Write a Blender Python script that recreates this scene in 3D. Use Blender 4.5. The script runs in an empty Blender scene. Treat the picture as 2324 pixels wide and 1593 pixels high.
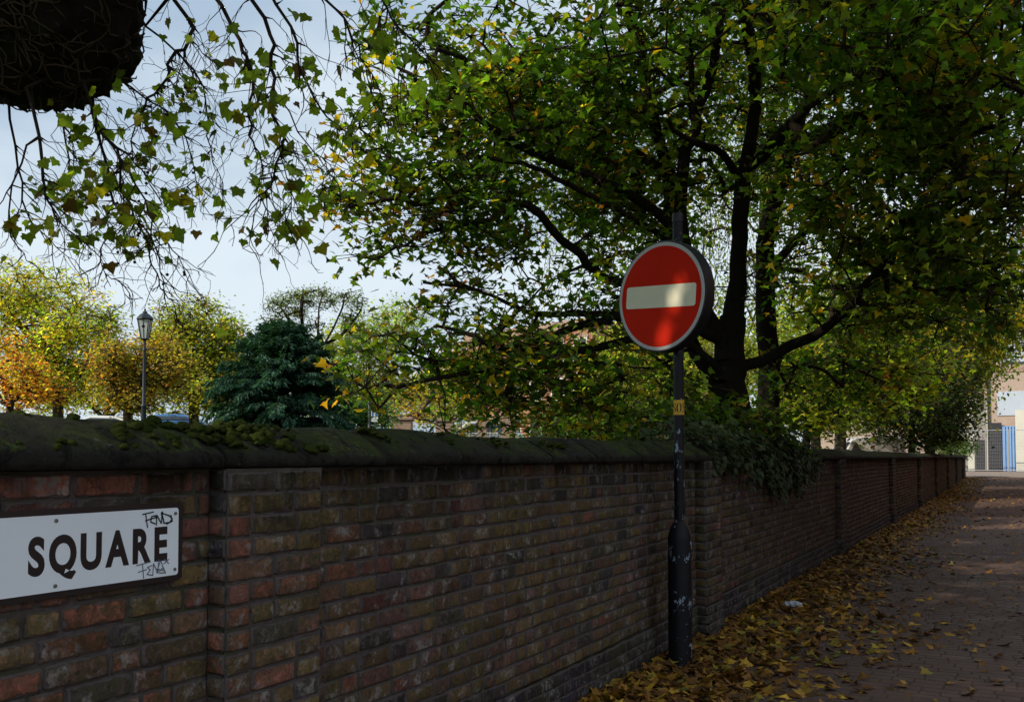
import bpy, bmesh, math, random
import numpy as np
from mathutils import Vector, Matrix, Euler

SC = bpy.context.scene
COL = SC.collection
rad = math.radians
# ------------------------------------------------------------------ camera
EYE = 1.56
YAW = rad(27.88)                 # the wall runs along +Y; the camera looks this far left of it
PITCH = rad(2.0)
CAMPOS = np.array([2.42, 0.0, EYE])
FPX, CX, CY = 2132.0, 1162.0, 796.5
SHIFT = 166.0 / 2324.0
cam_d = bpy.data.cameras.new('camera'); cam = bpy.data.objects.new('camera', cam_d); COL.objects.link(cam)
cam.location = CAMPOS
cam.rotation_euler = (rad(90) + PITCH, 0, YAW)
cam_d.sensor_width = 36.0
cam_d.lens = 36.0 * FPX / 2324.0
cam_d.shift_y = SHIFT
cam_d.clip_start = 0.05
cam_d.clip_end = 3000
SC.camera = cam
RV = np.array([math.cos(YAW), math.sin(YAW), 0])
F0 = np.array([-math.sin(YAW), math.cos(YAW), 0])
FV = F0 * math.cos(PITCH) + np.array([0, 0, math.sin(PITCH)])
UV = -F0 * math.sin(PITCH) + np.array([0, 0, math.cos(PITCH)])
def P(px, py, Z):
    """point at depth Z that the photograph shows at (px, py) of a 2324 x 1593 picture"""
    u = (px - CX) / FPX; v = (CY - py) / FPX + SHIFT * 2324.0 / FPX
    return CAMPOS + Z * (FV + u * RV + v * UV)
def proj(p):
    d = np.asarray(p) - CAMPOS
    z = d @ FV
    zz = np.maximum(z, 1e-3)
    return CX + FPX * (d @ RV) / zz, CY + SHIFT * 2324 - FPX * (d @ UV) / zz, z

# ------------------------------------------------------------------ light
SUN_AZ = np.array([-0.60, -0.80]); SUN_EL = rad(34)
SUNV = np.array([SUN_AZ[0] * math.cos(SUN_EL), SUN_AZ[1] * math.cos(SUN_EL), math.sin(SUN_EL)])
W = bpy.data.worlds.new('World'); SC.world = W; W.use_nodes = True
wn, wl = W.node_tree.nodes, W.node_tree.links
wn.clear()
wo = wn.new('ShaderNodeOutputWorld'); bg = wn.new('ShaderNodeBackground'); bg.inputs[1].default_value = 0.109
sky = wn.new('ShaderNodeTexSky'); sky.sky_type = 'NISHITA'; sky.sun_disc = False
sky.sun_elevation = SUN_EL; sky.sun_rotation = math.atan2(SUN_AZ[0], SUN_AZ[1])
sky.air_density = 1.2; sky.dust_density = 1.5
tc = wn.new('ShaderNodeTexCoord'); mp = wn.new('ShaderNodeMapping'); mp.inputs['Scale'].default_value = (1.1, 1.1, 3.2)
n1 = wn.new('ShaderNodeTexNoise'); n1.inputs['Scale'].default_value = 1.7; n1.inputs['Detail'].default_value = 4; n1.inputs['Roughness'].default_value = .52; n1.inputs['Distortion'].default_value = .3
wl.new(tc.outputs['Generated'], mp.inputs['Vector']); wl.new(mp.outputs[0], n1.inputs['Vector'])
cr = wn.new('ShaderNodeValToRGB')
cr.color_ramp.elements[0].position = .40; cr.color_ramp.elements[0].color = (4.2, 5.4, 6.8, 1)
cr.color_ramp.elements[1].position = .57; cr.color_ramp.elements[1].color = (7.4, 8.4, 9.2, 1)
wl.new(n1.outputs['Fac'], cr.inputs['Fac'])
mxw = wn.new('ShaderNodeMixRGB'); mxw.inputs[0].default_value = .90
wl.new(sky.outputs[0], mxw.inputs[1]); wl.new(cr.outputs[0], mxw.inputs[2])
wl.new(mxw.outputs[0], bg.inputs[0]); wl.new(bg.outputs[0], wo.inputs[0])
sd = bpy.data.lights.new('sun', 'SUN'); sd.energy = 4.6; sd.angle = rad(0.6); sd.color = (1, .88, .70)
sun = bpy.data.objects.new('sun', sd); COL.objects.link(sun)
sun.rotation_euler = Vector(SUNV).to_track_quat('Z', 'Y').to_euler()
vs = SC.view_settings; vs.view_transform = 'Standard'; vs.look = 'None'; vs.exposure = 0.0; vs.gamma = 1.0; vs.use_curve_mapping = False
SC.render.engine = 'CYCLES'
cy = SC.cycles; cy.use_denoising = True; cy.max_bounces = 4; cy.diffuse_bounces = 2; cy.glossy_bounces = 1; cy.transmission_bounces = 2; cy.transparent_max_bounces = 4; cy.use_adaptive_sampling = True; cy.adaptive_threshold = .02; cy.caustics_reflective = False; cy.caustics_refractive = False; cy.sample_clamp_indirect = 4

# ------------------------------------------------------------------ helpers
def tag(o, label=None, cat=None, group=None, kind=None):
    if label: o['label'] = label
    if cat: o['category'] = cat
    if group: o['group'] = group
    if kind: o['kind'] = kind
    elif cat: o['kind'] = 'thing'
    return o
def empty(name, loc=(0, 0, 0), rz=0):
    o = bpy.data.objects.new(name, None); COL.objects.link(o); o.location = loc; o.rotation_euler = (0, 0, rz); o.empty_display_size = .2
    return o
def link(name, me, parent=None, kind=None, loc=None):
    o = bpy.data.objects.new(name, me); COL.objects.link(o)
    if loc is not None: o.location = loc
    if parent is not None:
        o.parent = parent
        o.matrix_parent_inverse = Matrix.Identity(4)
    if kind: o['kind'] = kind
    return o
def setpar(o, parent):
    """parent in world coordinates (the parent is unrotated at its own location)"""
    o.parent = parent
    o.matrix_parent_inverse = Matrix.Translation(parent.location).inverted()
    return o
def npmesh(name, V, Fc, mat=None, colors=None, smooth=False, edge=None):
    """V (n,3); Fc (m,k) faces with a fixed vertex count; colors (n,3) per vertex"""
    V = np.ascontiguousarray(V, dtype=np.float32); Fc = np.ascontiguousarray(Fc, dtype=np.int32)
    me = bpy.data.meshes.new(name)
    m, k = Fc.shape
    me.vertices.add(len(V)); me.vertices.foreach_set('co', V.ravel())
    me.loops.add(m * k); me.loops.foreach_set('vertex_index', Fc.ravel())
    me.polygons.add(m); me.polygons.foreach_set('loop_start', np.arange(0, m * k, k, dtype=np.int32))
    try: me.polygons.foreach_set('loop_total', np.full(m, k, dtype=np.int32))
    except Exception: pass
    if edge is not None:
        a = me.attributes.new('Edge', 'FLOAT', 'POINT'); a.data.foreach_set('value', np.ascontiguousarray(edge, dtype=np.float32))
    if smooth: me.polygons.foreach_set('use_smooth', np.ones(m, dtype=bool))
    if colors is not None:
        a = me.color_attributes.new('Col', 'FLOAT_COLOR', 'POINT')
        c4 = np.ones((len(V), 4), dtype=np.float32); c4[:, :3] = colors
        a.data.foreach_set('color', c4.ravel())
    me.update(calc_edges=True)
    if mat: me.materials.append(mat)
    return me
class MB:
    """collects boxes, tubes and prisms into one mesh"""
    def __init__(s): s.v = []; s.f = []
    def add(s, vs, fs):
        b = len(s.v); s.v += [tuple(map(float, x)) for x in vs]; s.f += [tuple(b + i for i in f) for f in fs]; return s
    def box(s, x0, x1, y0, y1, z0, z1, M=None):
        v = [(x, y, z) for z in (z0, z1) for y in (y0, y1) for x in (x0, x1)]
        if M is not None: v = [M @ Vector(p) for p in v]
        return s.add(v, [(0, 2, 3, 1), (4, 5, 7, 6), (0, 1, 5, 4), (2, 6, 7, 3), (0, 4, 6, 2), (1, 3, 7, 5)])
    def tube(s, pts, rs, n=8, cap=True):
        pts = [Vector(p) for p in pts]
        if not hasattr(rs, '__len__'): rs = [rs] * len(pts)
        rings = []
        for i, p in enumerate(pts):
            d = (pts[min(i + 1, len(pts) - 1)] - pts[max(i - 1, 0)]).normalized()
            a = d.orthogonal() if abs(d.z) < .99 else Vector((1, 0, 0))
            if abs(d.z) < .99: a = d.cross(Vector((0, 0, 1)))
            a.normalize(); b = d.cross(a).normalized()
            rings.append([p + rs[i] * (math.cos(2 * math.pi * k / n) * a + math.sin(2 * math.pi * k / n) * b) for k in range(n)])
        v = [q for r in rings for q in r]; f = []
        for i in range(len(pts) - 1):
            for k in range(n):
                f.append((i * n + k, i * n + (k + 1) % n, (i + 1) * n + (k + 1) % n, (i + 1) * n + k))
        if cap: f += [tuple(range(n))[::-1], tuple((len(pts) - 1) * n + k for k in range(n))]
        return s.add(v, f)
    def lathe(s, prof, n=24, c=(0, 0, 0)):
        v = []; f = []
        for r, z in prof:
            v += [(c[0] + r * math.cos(2 * math.pi * k / n), c[1] + r * math.sin(2 * math.pi * k / n), c[2] + z) for k in range(n)]
        for i in range(len(prof) - 1):
            for k in range(n): f.append((i * n + k, i * n + (k + 1) % n, (i + 1) * n + (k + 1) % n, (i + 1) * n + k))
        f += [tuple(range(n))[::-1], tuple((len(prof) - 1) * n + k for k in range(n))]
        return s.add(v, f)
    def build(s, name, mat, parent=None, smooth=False, kind=None, bevel=0):
        me = bpy.data.meshes.new(name); me.from_pydata(s.v, [], s.f); me.update()
        if smooth:
            for p in me.polygons: p.use_smooth = True
            try: me.set_sharp_from_angle(angle=rad(40))
            except Exception: pass
        if mat: me.materials.append(mat)
        o = link(name, me, parent, kind)
        if bevel:
            m = o.modifiers.new('bevel', 'BEVEL'); m.width = bevel; m.segments = 2; m.limit_method = 'ANGLE'
        return o
# ------------------------------------------------------------------ materials
class NT:
    def __init__(s, name):
        s.m = bpy.data.materials.new(name); s.m.use_nodes = True
        s.n, s.l = s.m.node_tree.nodes, s.m.node_tree.links
        s.b = s.n['Principled BSDF']; s.out = s.n['Material Output']
        g = s.n.new('ShaderNodeNewGeometry'); s.pos = g.outputs['Position']; s.geo = g
    def lk(s, a, b): s.l.new(a, b)
    def val(s, x, sock):
        if hasattr(x, 'default_value') or hasattr(x, 'is_linked'): s.l.new(x, sock)
        else:
            if isinstance(x, (tuple, list)) and len(x) == 3: x = tuple(x) + (1,)
            sock.default_value = x
    def noise(s, scale, detail=4, rough=.55, vec=None, dist=0, stretch=None):
        t = s.n.new('ShaderNodeTexNoise'); t.inputs['Scale'].default_value = scale; t.inputs['Detail'].default_value = detail
        t.inputs['Roughness'].default_value = rough; t.inputs['Distortion'].default_value = dist
        v = vec or s.pos
        if stretch:
            mpp = s.n.new('ShaderNodeMapping'); mpp.inputs['Scale'].default_value = stretch; s.l.new(v, mpp.inputs[0]); v = mpp.outputs[0]
        s.l.new(v, t.inputs['Vector']); return t.outputs['Fac']
    def ramp(s, x, stops):
        r = s.n.new('ShaderNodeValToRGB'); e = r.color_ramp.elements
        while len(e) < len(stops): e.new(.5)
        for i, (p, c) in enumerate(stops):
            e[i].position = p
            e[i].color = (c, c, c, 1) if not isinstance(c, (tuple, list)) else tuple(c) + (1,)
        s.l.new(x, r.inputs[0]); return r.outputs[0]
    def mix(s, f, a, b, mode='MIX'):
        m = s.n.new('ShaderNodeMixRGB'); m.blend_type = mode
        s.val(f, m.inputs[0]); s.val(a, m.inputs[1]); s.val(b, m.inputs[2]); return m.outputs[0]
    def math(s, op, a, b=0.0):
        m = s.n.new('ShaderNodeMath'); m.operation = op; s.val(a, m.inputs[0]); s.val(b, m.inputs[1]); return m.outputs[0]
    def sep(s, v=None):
        x = s.n.new('ShaderNodeSeparateXYZ'); s.l.new(v or s.pos, x.inputs[0]); return x.outputs
    def bump(s, h, strength=.5, dist=.01):
        b = s.n.new('ShaderNodeBump'); b.inputs['Strength'].default_value = strength; b.inputs['Distance'].default_value = dist
        s.l.new(h, b.inputs['Height']); s.l.new(b.outputs[0], s.b.inputs['Normal']); return b
    def src(s, kind):
        if kind == 'obj':
            o = s.n.new('ShaderNodeObjectInfo'); return o.outputs['Color']
        a = s.n.new('ShaderNodeAttribute'); a.attribute_name = 'Col'; return a.outputs['Color']
    def fin(s, color=None, rough=None, metal=None, spec=None):
        if color is not None: s.val(color, s.b.inputs['Base Color'])
        if rough is not None: s.val(rough, s.b.inputs['Roughness'])
        if metal is not None: s.b.inputs['Metallic'].default_value = metal
        if spec is not None: s.b.inputs['Specular IOR Level'].default_value = spec
        return s.m
def simple(name, c, rough=.6, metal=0, spec=.4, var=.25, scale=8, bump=0):
    t = NT(name)
    n = t.noise(scale, 5)
    col = t.mix(n, tuple(x * (1 - var) for x in c), tuple(min(1, x * (1 + var)) for x in c))
    if bump: t.bump(t.noise(scale * 6, 4), bump, .01)
    return t.fin(col, rough, metal, spec)
def mat_leaf(name, kind='attr', trans=.52, rough=.5, gloss=.25, tcol=(2.1, 2.5, .8)):
    t = NT(name)
    c = t.src(kind)
    if kind == 'obj' or name in ('ivy leaf blade', 'fallen leaf blade'): c = t.mix(t.ramp(t.noise(55, 2), [(.4, 0.0), (.75, .55)]), c, (.09, .06, .015))
    t.fin(c, rough, 0, gloss)
    tr = t.n.new('ShaderNodeBsdfTranslucent')
    c2 = t.mix(1.0, c, tcol, 'MULTIPLY'); t.lk(c2, tr.inputs[0])
    mx = t.n.new('ShaderNodeMixShader'); mx.inputs[0].default_value = trans
    t.lk(t.b.outputs[0], mx.inputs[1]); t.lk(tr.outputs[0], mx.inputs[2]); t.lk(mx.outputs[0], t.out.inputs[0])
    return t.m
def mat_brick(name, kind):
    t = NT(name)
    base = t.src(kind)
    fine = t.noise(70, 5, .65); mid = t.noise(16, 5, .6); big = t.noise(1.6, 4, .5)
    c = t.mix(fine, t.mix(1.0, base, (.55, .55, .55), 'MULTIPLY'), t.mix(1.0, base, (1.45, 1.42, 1.4), 'MULTIPLY'))
    # green-brown algae film in large patches
    c = t.mix(t.math('MULTIPLY', t.ramp(big, [(.40, 0.0), (.60, .85)]), t.ramp(mid, [(.3, .25), (.65, 1.0)])), c, (.052, .052, .020))
    c = t.mix(t.ramp(t.noise(34, 6, .75, dist=.8), [(.50, 0.0), (.66, .75)]), c, t.mix(1.0, base, (1.9, 1.55, 1.5), 'MULTIPLY'))
    c = t.mix(t.ramp(t.noise(27, 6, .7, dist=.5), [(.55, 0.0), (.68, .8)]), c, t.mix(1.0, base, (.32, .34, .36), 'MULTIPLY'))
    # lime bloom and spalls
    eff = t.ramp(t.noise(7, 6, .7, dist=.4), [(.52, 0.0), (.62, .85)])
    c = t.mix(t.math('MULTIPLY', eff, t.ramp(t.noise(40, 5, .7), [(.42, 0.0), (.58, 1.0)])), c, (.25, .235, .22))
    # soot
    c = t.mix(t.ramp(t.noise(5, 5, .65), [(.54, 0.0), (.72, .85)]), c, (.014, .011, .012))
    # run-off staining under the coping
    z = t.sep()[2]
    runs = t.noise(9, 4, .6, stretch=(1, 1, .12))
    top = t.math('MULTIPLY', t.ramp(z, [(0, 0.0), (1, 1.0)]), 1.0)
    mr = t.n.new('ShaderNodeMapRange'); mr.inputs[1].default_value = 1.22; mr.inputs[2].default_value = 1.5; t.lk(z, mr.inputs[0])
    c = t.mix(t.math('MULTIPLY', mr.outputs[0], t.ramp(runs, [(.38, 0.0), (.58, .95)])), c, (.012, .012, .009))
    # mortar smeared over the worn arrises
    ea = t.n.new('ShaderNodeAttribute'); ea.attribute_name = 'Edge'
    wear = t.math('ADD', ea.outputs['Fac'], t.math('MULTIPLY', t.math('SUBTRACT', t.noise(19, 6, .75, dist=.5), .5), 2.3))
    smear = t.ramp(wear, [(.20, 1.0), (.40, 0.0)])
    c = t.mix(t.math('MULTIPLY', smear, .92), c, t.mix(fine, (.052, .042, .041), (.135, .110, .105)))
    t.bump(t.mix(.45, t.mix(.5, fine, mid), smear, 'SUBTRACT'), .9, .008)
    return t.fin(c, .95, 0, .08)
M = {}
M['brick_attr'] = mat_brick('brick surface', 'attr'); M['brick_obj'] = mat_brick('brick face', 'obj')
t = NT('lime mortar')
c = t.mix(t.noise(40, 5), (.050, .040, .039), (.130, .106, .102)); c = t.mix(t.ramp(t.noise(2, 4), [(.45, 0.0), (.65, .8)]), c, (.045, .050, .022))
t.bump(t.noise(90, 4, .7), .8, .006); M['mortar'] = t.fin(c, .95, 0, .1)
t = NT('mossy coping stone')
nz = t.noise(24, 6, .65)
c = t.mix(nz, (.010, .009, .009), (.045, .042, .036))
gx = t.noise(3.2, 5, .6)
nrm = t.n.new('ShaderNodeSeparateXYZ'); t.lk(t.geo.outputs['Normal'], nrm.inputs[0])
upm = t.ramp(nrm.outputs[2], [(.35, 0.0), (.75, 1.0)])
c = t.mix(t.math('MULTIPLY', t.ramp(gx, [(.40, 0.0), (.60, .9)]), upm), c, t.mix(nz, (.016, .024, .007), (.050, .066, .018)))
c = t.mix(t.ramp(t.noise(9, 6, .75, dist=.6), [(.52, 0.0), (.60, .8)]), c, (.008, .007, .007))
c = t.mix(t.math('MULTIPLY', t.ramp(t.noise(38, 5, .7), [(.50, 0.0), (.60, .85)]), t.math('MULTIPLY', upm, t.ramp(t.noise(2.1, 3), [(.46, 0.0), (.58, 1.0)]))), c, (.060, .085, .016))
c = t.mix(t.ramp(t.noise(13, 5, .7), [(.64, 0.0), (.72, .5)]), c, (.13, .135, .12))
t.bump(t.mix(.5, nz, t.noise(60, 5, .75)), 1.0, .022); M['coping'] = t.fin(c, .95, 0, .1)
t = NT('moss'); nz = t.noise(120, 4, .7)
M['moss'] = t.fin(t.mix(nz, (.010, .016, .004), (.046, .060, .010)), 1, 0, .05); t.bump(nz, 1, .01)
t = NT('tree bark'); nz = t.noise(14, 6, .65, stretch=(1, 1, .35))
c = t.mix(nz, (.006, .005, .004), (.024, .018, .014)); c = t.mix(t.ramp(t.noise(2.5, 4), [(.5, 0.0), (.66, .5)]), c, (.018, .022, .009))
t.bump(nz, .9, .03); M['bark'] = t.fin(c, .95, 0, .1)
M['twig'] = simple('twig bark', (.030, .020, .017), .9, 0, .1, .4, 20)
M['rootlet'] = simple('dry ivy stem', (.065, .045, .034), .9, 0, .1, .4, 20)
M['farbark'] = simple('distant bark', (.055, .040, .030), .9, 0, .1, .4, 6)
t = NT('pale birch bark'); nz = t.noise(8, 5, .6, stretch=(1, 1, 3))
M['birch'] = t.fin(t.mix(t.ramp(nz, [(.45, 0.0), (.6, 1.0)]), (.05, .045, .04), (.26, .24, .20)), .8, 0, .2)
M['leaf'] = mat_leaf('leaf blade'); M['leaf_obj'] = mat_leaf('single leaf blade', 'obj', .6)
M['needle'] = mat_leaf('conifer spray', 'attr', .15, .7, .2)
M['litter'] = mat_leaf('fallen leaf blade', 'attr', .1, .6, .2, (1, 1, 1)); M['litter_obj'] = mat_leaf('single fallen leaf blade', 'obj', .1, .6, .2, (1, 1, 1))
M['ivy'] = mat_leaf('ivy leaf blade', 'attr', .15, .5, .15); M['ivy_obj'] = mat_leaf('single ivy leaf blade', 'obj', .15, .5, .15)
def mat_sett(name, kind):
    t = NT(name); f = t.noise(45, 6, .65); b = t.noise(1.3, 5, .6)
    c = t.mix(f, t.mix(1.0, t.src(kind), (.6, .6, .6), 'MULTIPLY'), t.mix(1.0, t.src(kind), (1.4, 1.4, 1.4), 'MULTIPLY'))
    c = t.mix(t.ramp(b, [(.36, 0.0), (.58, .85)]), c, (.104, .064, .052))
    t.bump(f, .7, .006)
    return t.fin(c, t.ramp(b, [(.3, .55), (.7, .9)]), 0, .3)
M['sett_attr'] = mat_sett('stone sett', 'attr'); M['sett_obj'] = mat_sett('stone sett face', 'obj')
t = NT('dusty joint grit'); f = t.noise(60, 5, .7)
c = t.mix(f, (.072, .043, .036), (.108, .066, .054)); c = t.mix(t.ramp(t.noise(1.1, 4), [(.4, 0.0), (.65, .6)]), c, (.05, .035, .028)); t.bump(f, .8, .008); M['grit'] = t.fin(c, .95, 0, .15)
t = NT('park grass'); f = t.noise(9, 6, .7)
M['grass'] = t.fin(t.mix(f, (.035, .055, .012), (.10, .12, .03)), 1, 0, .1); t.bump(f, .8, .05)
# ------------------------------------------------------------------ leaf shapes
def leaf_template(kind):
    if kind == 'maple':      # five pointed lobes with teeth
        h = [(.16, -.13), (.36, -.16), (.30, .02), (.56, .06), (.72, .24), (.50, .27), (.46, .42), (.28, .40), (.24, .62), (.13, .70)]
        tip = (0, 1.0); cen = (0, .22)
    elif kind == 'plane':    # broader, shallower lobes
        h = [(.20, -.10), (.42, -.14), (.44, .06), (.66, .16), (.58, .32), (.62, .46), (.36, .48), (.26, .66), (.14, .80)]
        tip = (0, 1.0); cen = (0, .24)
    elif kind == 'mid':      # coarse lobes for the inner crown
        h = [(.30, -.15), (.30, .06), (.66, .20), (.36, .36), (.20, .62)]
        tip = (0, 1.0); cen = (0, .22)
    elif kind == 'ivy':
        h = [(.24, -.18), (.52, .02), (.36, .22), (.30, .45)]
        tip = (0, .95); cen = (0, .2)
    else:                    # simple pointed leaf
        v = np.array([(0, 0, 0), (.32, .42, .06), (0, 1, -.1), (-.32, .42, .06)], float)
        return v, np.array([(0, 1, 2), (0, 2, 3)])
    base = (0, -.02)
    pts = [base] + h + [tip] + [(-x, y) for x, y in h[::-1]]
    v = [(cen[0], cen[1], 0)] + [(x, y, 0) for x, y in pts]
    v = np.array(v, float)
    v[:, 1] -= 0
    r = np.hypot(v[:, 0], v[:, 1] - .22)
    v[:, 2] = .22 * np.abs(v[:, 0]) - .22 * r * r
    n = len(pts)
    f = np.array([(0, 1 + i, 1 + (i + 1) % n) for i in range(n)])
    return v, f
LT = {k: leaf_template(k) for k in ('maple', 'plane', 'mid', 'ivy', 'simple')}
def rotations(n, rng, tilt=.9, droop=.3):
    """random leaf frames: blade mostly facing up, tilted, tip hanging"""
    yaw = rng.uniform(0, 2 * np.pi, n)
    nx = rng.normal(0, tilt * .6, n); ny = rng.normal(0, tilt * .6, n)
    nrm = np.stack([nx, ny, np.ones(n)], 1); nrm /= np.linalg.norm(nrm, axis=1)[:, None]
    d = np.stack([np.cos(yaw), np.sin(yaw), -droop - rng.uniform(0, 1.1, n) * droop], 1)
    d -= nrm * np.sum(d * nrm, 1)[:, None] * rng.uniform(.3, 1, n)[:, None]
    d /= np.linalg.norm(d, axis=1)[:, None]
    x = np.cross(d, nrm); x /= np.linalg.norm(x, axis=1)[:, None]
    z = np.cross(x, d)
    return np.stack([x, d, z], 2)      # columns
def leaf_mesh(name, kind, pos, R, size, colors, mat):
    v, f = LT[kind]
    n = len(pos)
    R = R.copy(); R[:, :, 2] *= np.random.default_rng(n).uniform(-.4, 2.6, n)[:, None]
    V = np.einsum('nij,kj->nki', R, v) * size[:, None, None] + pos[:, None, :]
    Fc = (f[None] + (np.arange(n) * len(v))[:, None, None]).reshape(-1, 3)
    C = np.repeat(colors[:, None, :], len(v), 1)
    return npmesh(name, V.reshape(-1, 3), Fc, mat, C.reshape(-1, 3))
def single_leaves(kind, pos, R, size, colors, mat, parent, name='leaf'):
    """each leaf an object of its own, sharing three curled blades"""
    v, f = LT[kind]; meshes = []
    for c in (0.6, 1.0, 1.7):
        w = v.copy(); w[:, 2] *= c; meshes.append(npmesh(name, w, f, mat))
    for i in range(len(pos)):
        o = bpy.data.objects.new(name, meshes[i % 3]); COL.objects.link(o)
        m = np.eye(4); m[:3, :3] = R[i] * size[i]; m[:3, 3] = pos[i]
        setpar(o, parent); o.matrix_basis = Matrix(m.tolist())
        o.color = (*map(float, colors[i]), 1)
def pick_colors(n, rng, palette, var=.28, base=None):
    cols = np.array([c for c, w in palette]); w = np.array([w for c, w in palette], float); w /= w.sum()
    idx = rng.choice(len(cols), n, p=w)
    c = cols[idx] * np.exp(rng.normal(0, var, n))[:, None]
    if base is not None: c = c * base
    return np.clip(c, .002, .8)
# ------------------------------------------------------------------ tree skeletons
class Skel:
    def __init__(s): s.p = []; s.par = []; s.r = []; s.w = []
    def node(s, p, par, r=0.0): s.p.append(np.asarray(p, float)); s.par.append(par); s.r.append(r); s.w.append(0.0); return len(s.p) - 1
    def limb(s, pts, rs, par=-1, sub=3, jit=.02, rng=None):
        """a thick limb through given points; Catmull-Rom between them"""
        pts = [np.asarray(q, float) for q in pts]
        if par == 'near':
            A = np.array(s.p); par = int(np.argmin(np.linalg.norm(A - pts[0], axis=1)))
        last = par; ids = []
        for i in range(len(pts)):
            if i == 0:
                last = s.node(pts[0], last, rs[0]); ids.append(last); continue
            p0 = pts[max(i - 2, 0)]; p1 = pts[i - 1]; p2 = pts[i]; p3 = pts[min(i + 1, len(pts) - 1)]
            for k in range(1, sub + 1):
                u = k / sub
                q = .5 * ((2 * p1) + (-p0 + p2) * u + (2 * p0 - 5 * p1 + 4 * p2 - p3) * u * u + (-p0 + 3 * p1 - 3 * p2 + p3) * u ** 3)
                if rng is not None and k < sub: q = q + rng.normal(0, jit, 3)
                last = s.node(q, last, rs[i - 1] * (1 - u) + rs[i] * u); ids.append(last)
        return ids
    def reach(s, targets, rng, step=.5, sag=.12, jit=.06, minz=-1e9):
        """grow a branch from the nearest existing wood to every target"""
        A = np.array(s.p + [np.zeros(3)] * 0)
        cap = len(A) + len(targets) * 14
        buf = np.full((cap, 3), 1e6); buf[:len(A)] = A; n = len(A)
        d0 = np.array([np.min(np.linalg.norm(A - t, axis=1)) for t in targets])
        ends = np.zeros(len(targets), int)
        for i in np.argsort(d0):
            t = targets[i]
            dv = buf[:n] - t
            dd = np.einsum('ij,ij->i', dv, dv)
            dd = dd * (1 + .35 * np.maximum(0, dv[:, 2] / np.sqrt(dd + 1e-6)))   # wood grows upward and outward
            j = int(np.argmin(dd)); L = math.sqrt(max(1e-6, float(np.sum(dv[j] ** 2))))
            m = max(1, min(9, int(L / step) + 1)); last = j; p0 = buf[j].copy()
            for k in range(1, m + 1):
                u = k / m
                q = p0 * (1 - u) + t * u + np.array([0, 0, sag * L * math.sin(math.pi * u)])
                if k < m: q = q + rng.normal(0, jit * min(1, L), 3)
                last = s.node(q, last); 
                if n < cap: buf[n] = q; n += 1
            ends[i] = last
        return ends
    def radii(s, ends, tip=.006, power=.45):
        w = np.zeros(len(s.p)); w[ends] += 1
        for i in range(len(s.p) - 1, -1, -1):
            if s.par[i] >= 0: w[s.par[i]] += w[i]
        s.r = np.maximum(np.array(s.r), tip * np.power(np.maximum(w, 1), power))
    def mesh(s, name, mat, sides=5, keep=None):
        p = np.array(s.p); par = np.array(s.par); r = np.array(s.r)
        idx = np.where(par >= 0)[0]
        if keep is not None: idx = idx[keep(idx)]
        a, b = p[par[idx]], p[idx]
        ra = np.minimum(r[par[idx]], r[idx] * 1.7 + .004); rb = r[idx]
        d = b - a; L = np.linalg.norm(d, axis=1); ok = L > 1e-5
        a, b, ra, rb, d, L = a[ok], b[ok], ra[ok], rb[ok], d[ok], L[ok]
        d /= L[:, None]; a = a - d * (ra * .35)[:, None]
        ref = np.where(np.abs(d[:, 2:3]) < .9, np.array([[0, 0, 1.]]), np.array([[1., 0, 0]]))
        x = np.cross(d, ref); x /= np.linalg.norm(x, axis=1)[:, None]; y = np.cross(d, x)
        th = 2 * np.pi * np.arange(sides) / sides
        ring = np.cos(th)[None, :, None] * x[:, None] + np.sin(th)[None, :, None] * y[:, None]
        V = np.concatenate([a[:, None] + ring * ra[:, None, None], b[:, None] + ring * rb[:, None, None]], 1)
        k = np.arange(sides); f = np.stack([k, (k + 1) % sides, sides + (k + 1) % sides, sides + k], 1)
        Fc = (f[None] + (np.arange(len(a)) * 2 * sides)[:, None, None]).reshape(-1, 4)
        return npmesh(name, V.reshape(-1, 3), Fc, mat, smooth=True)
def in_blobs(rng, blobs, n):
    """n points in a union of ellipsoids ((centre, radii, weight)), denser towards the skin"""
    w = np.array([b[2] * b[1][0] * b[1][1] * b[1][2] for b in blobs]); w /= w.sum()
    k = rng.choice(len(blobs), n, p=w)
    d = rng.normal(0, 1, (n, 3)); d /= np.linalg.norm(d, axis=1)[:, None]
    r = rng.uniform(.15, 1, n) ** .42
    C = np.array([b[0] for b in blobs]); Rr = np.array([b[1] for b in blobs])
    return C[k] + d * r[:, None] * Rr[k]
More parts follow.
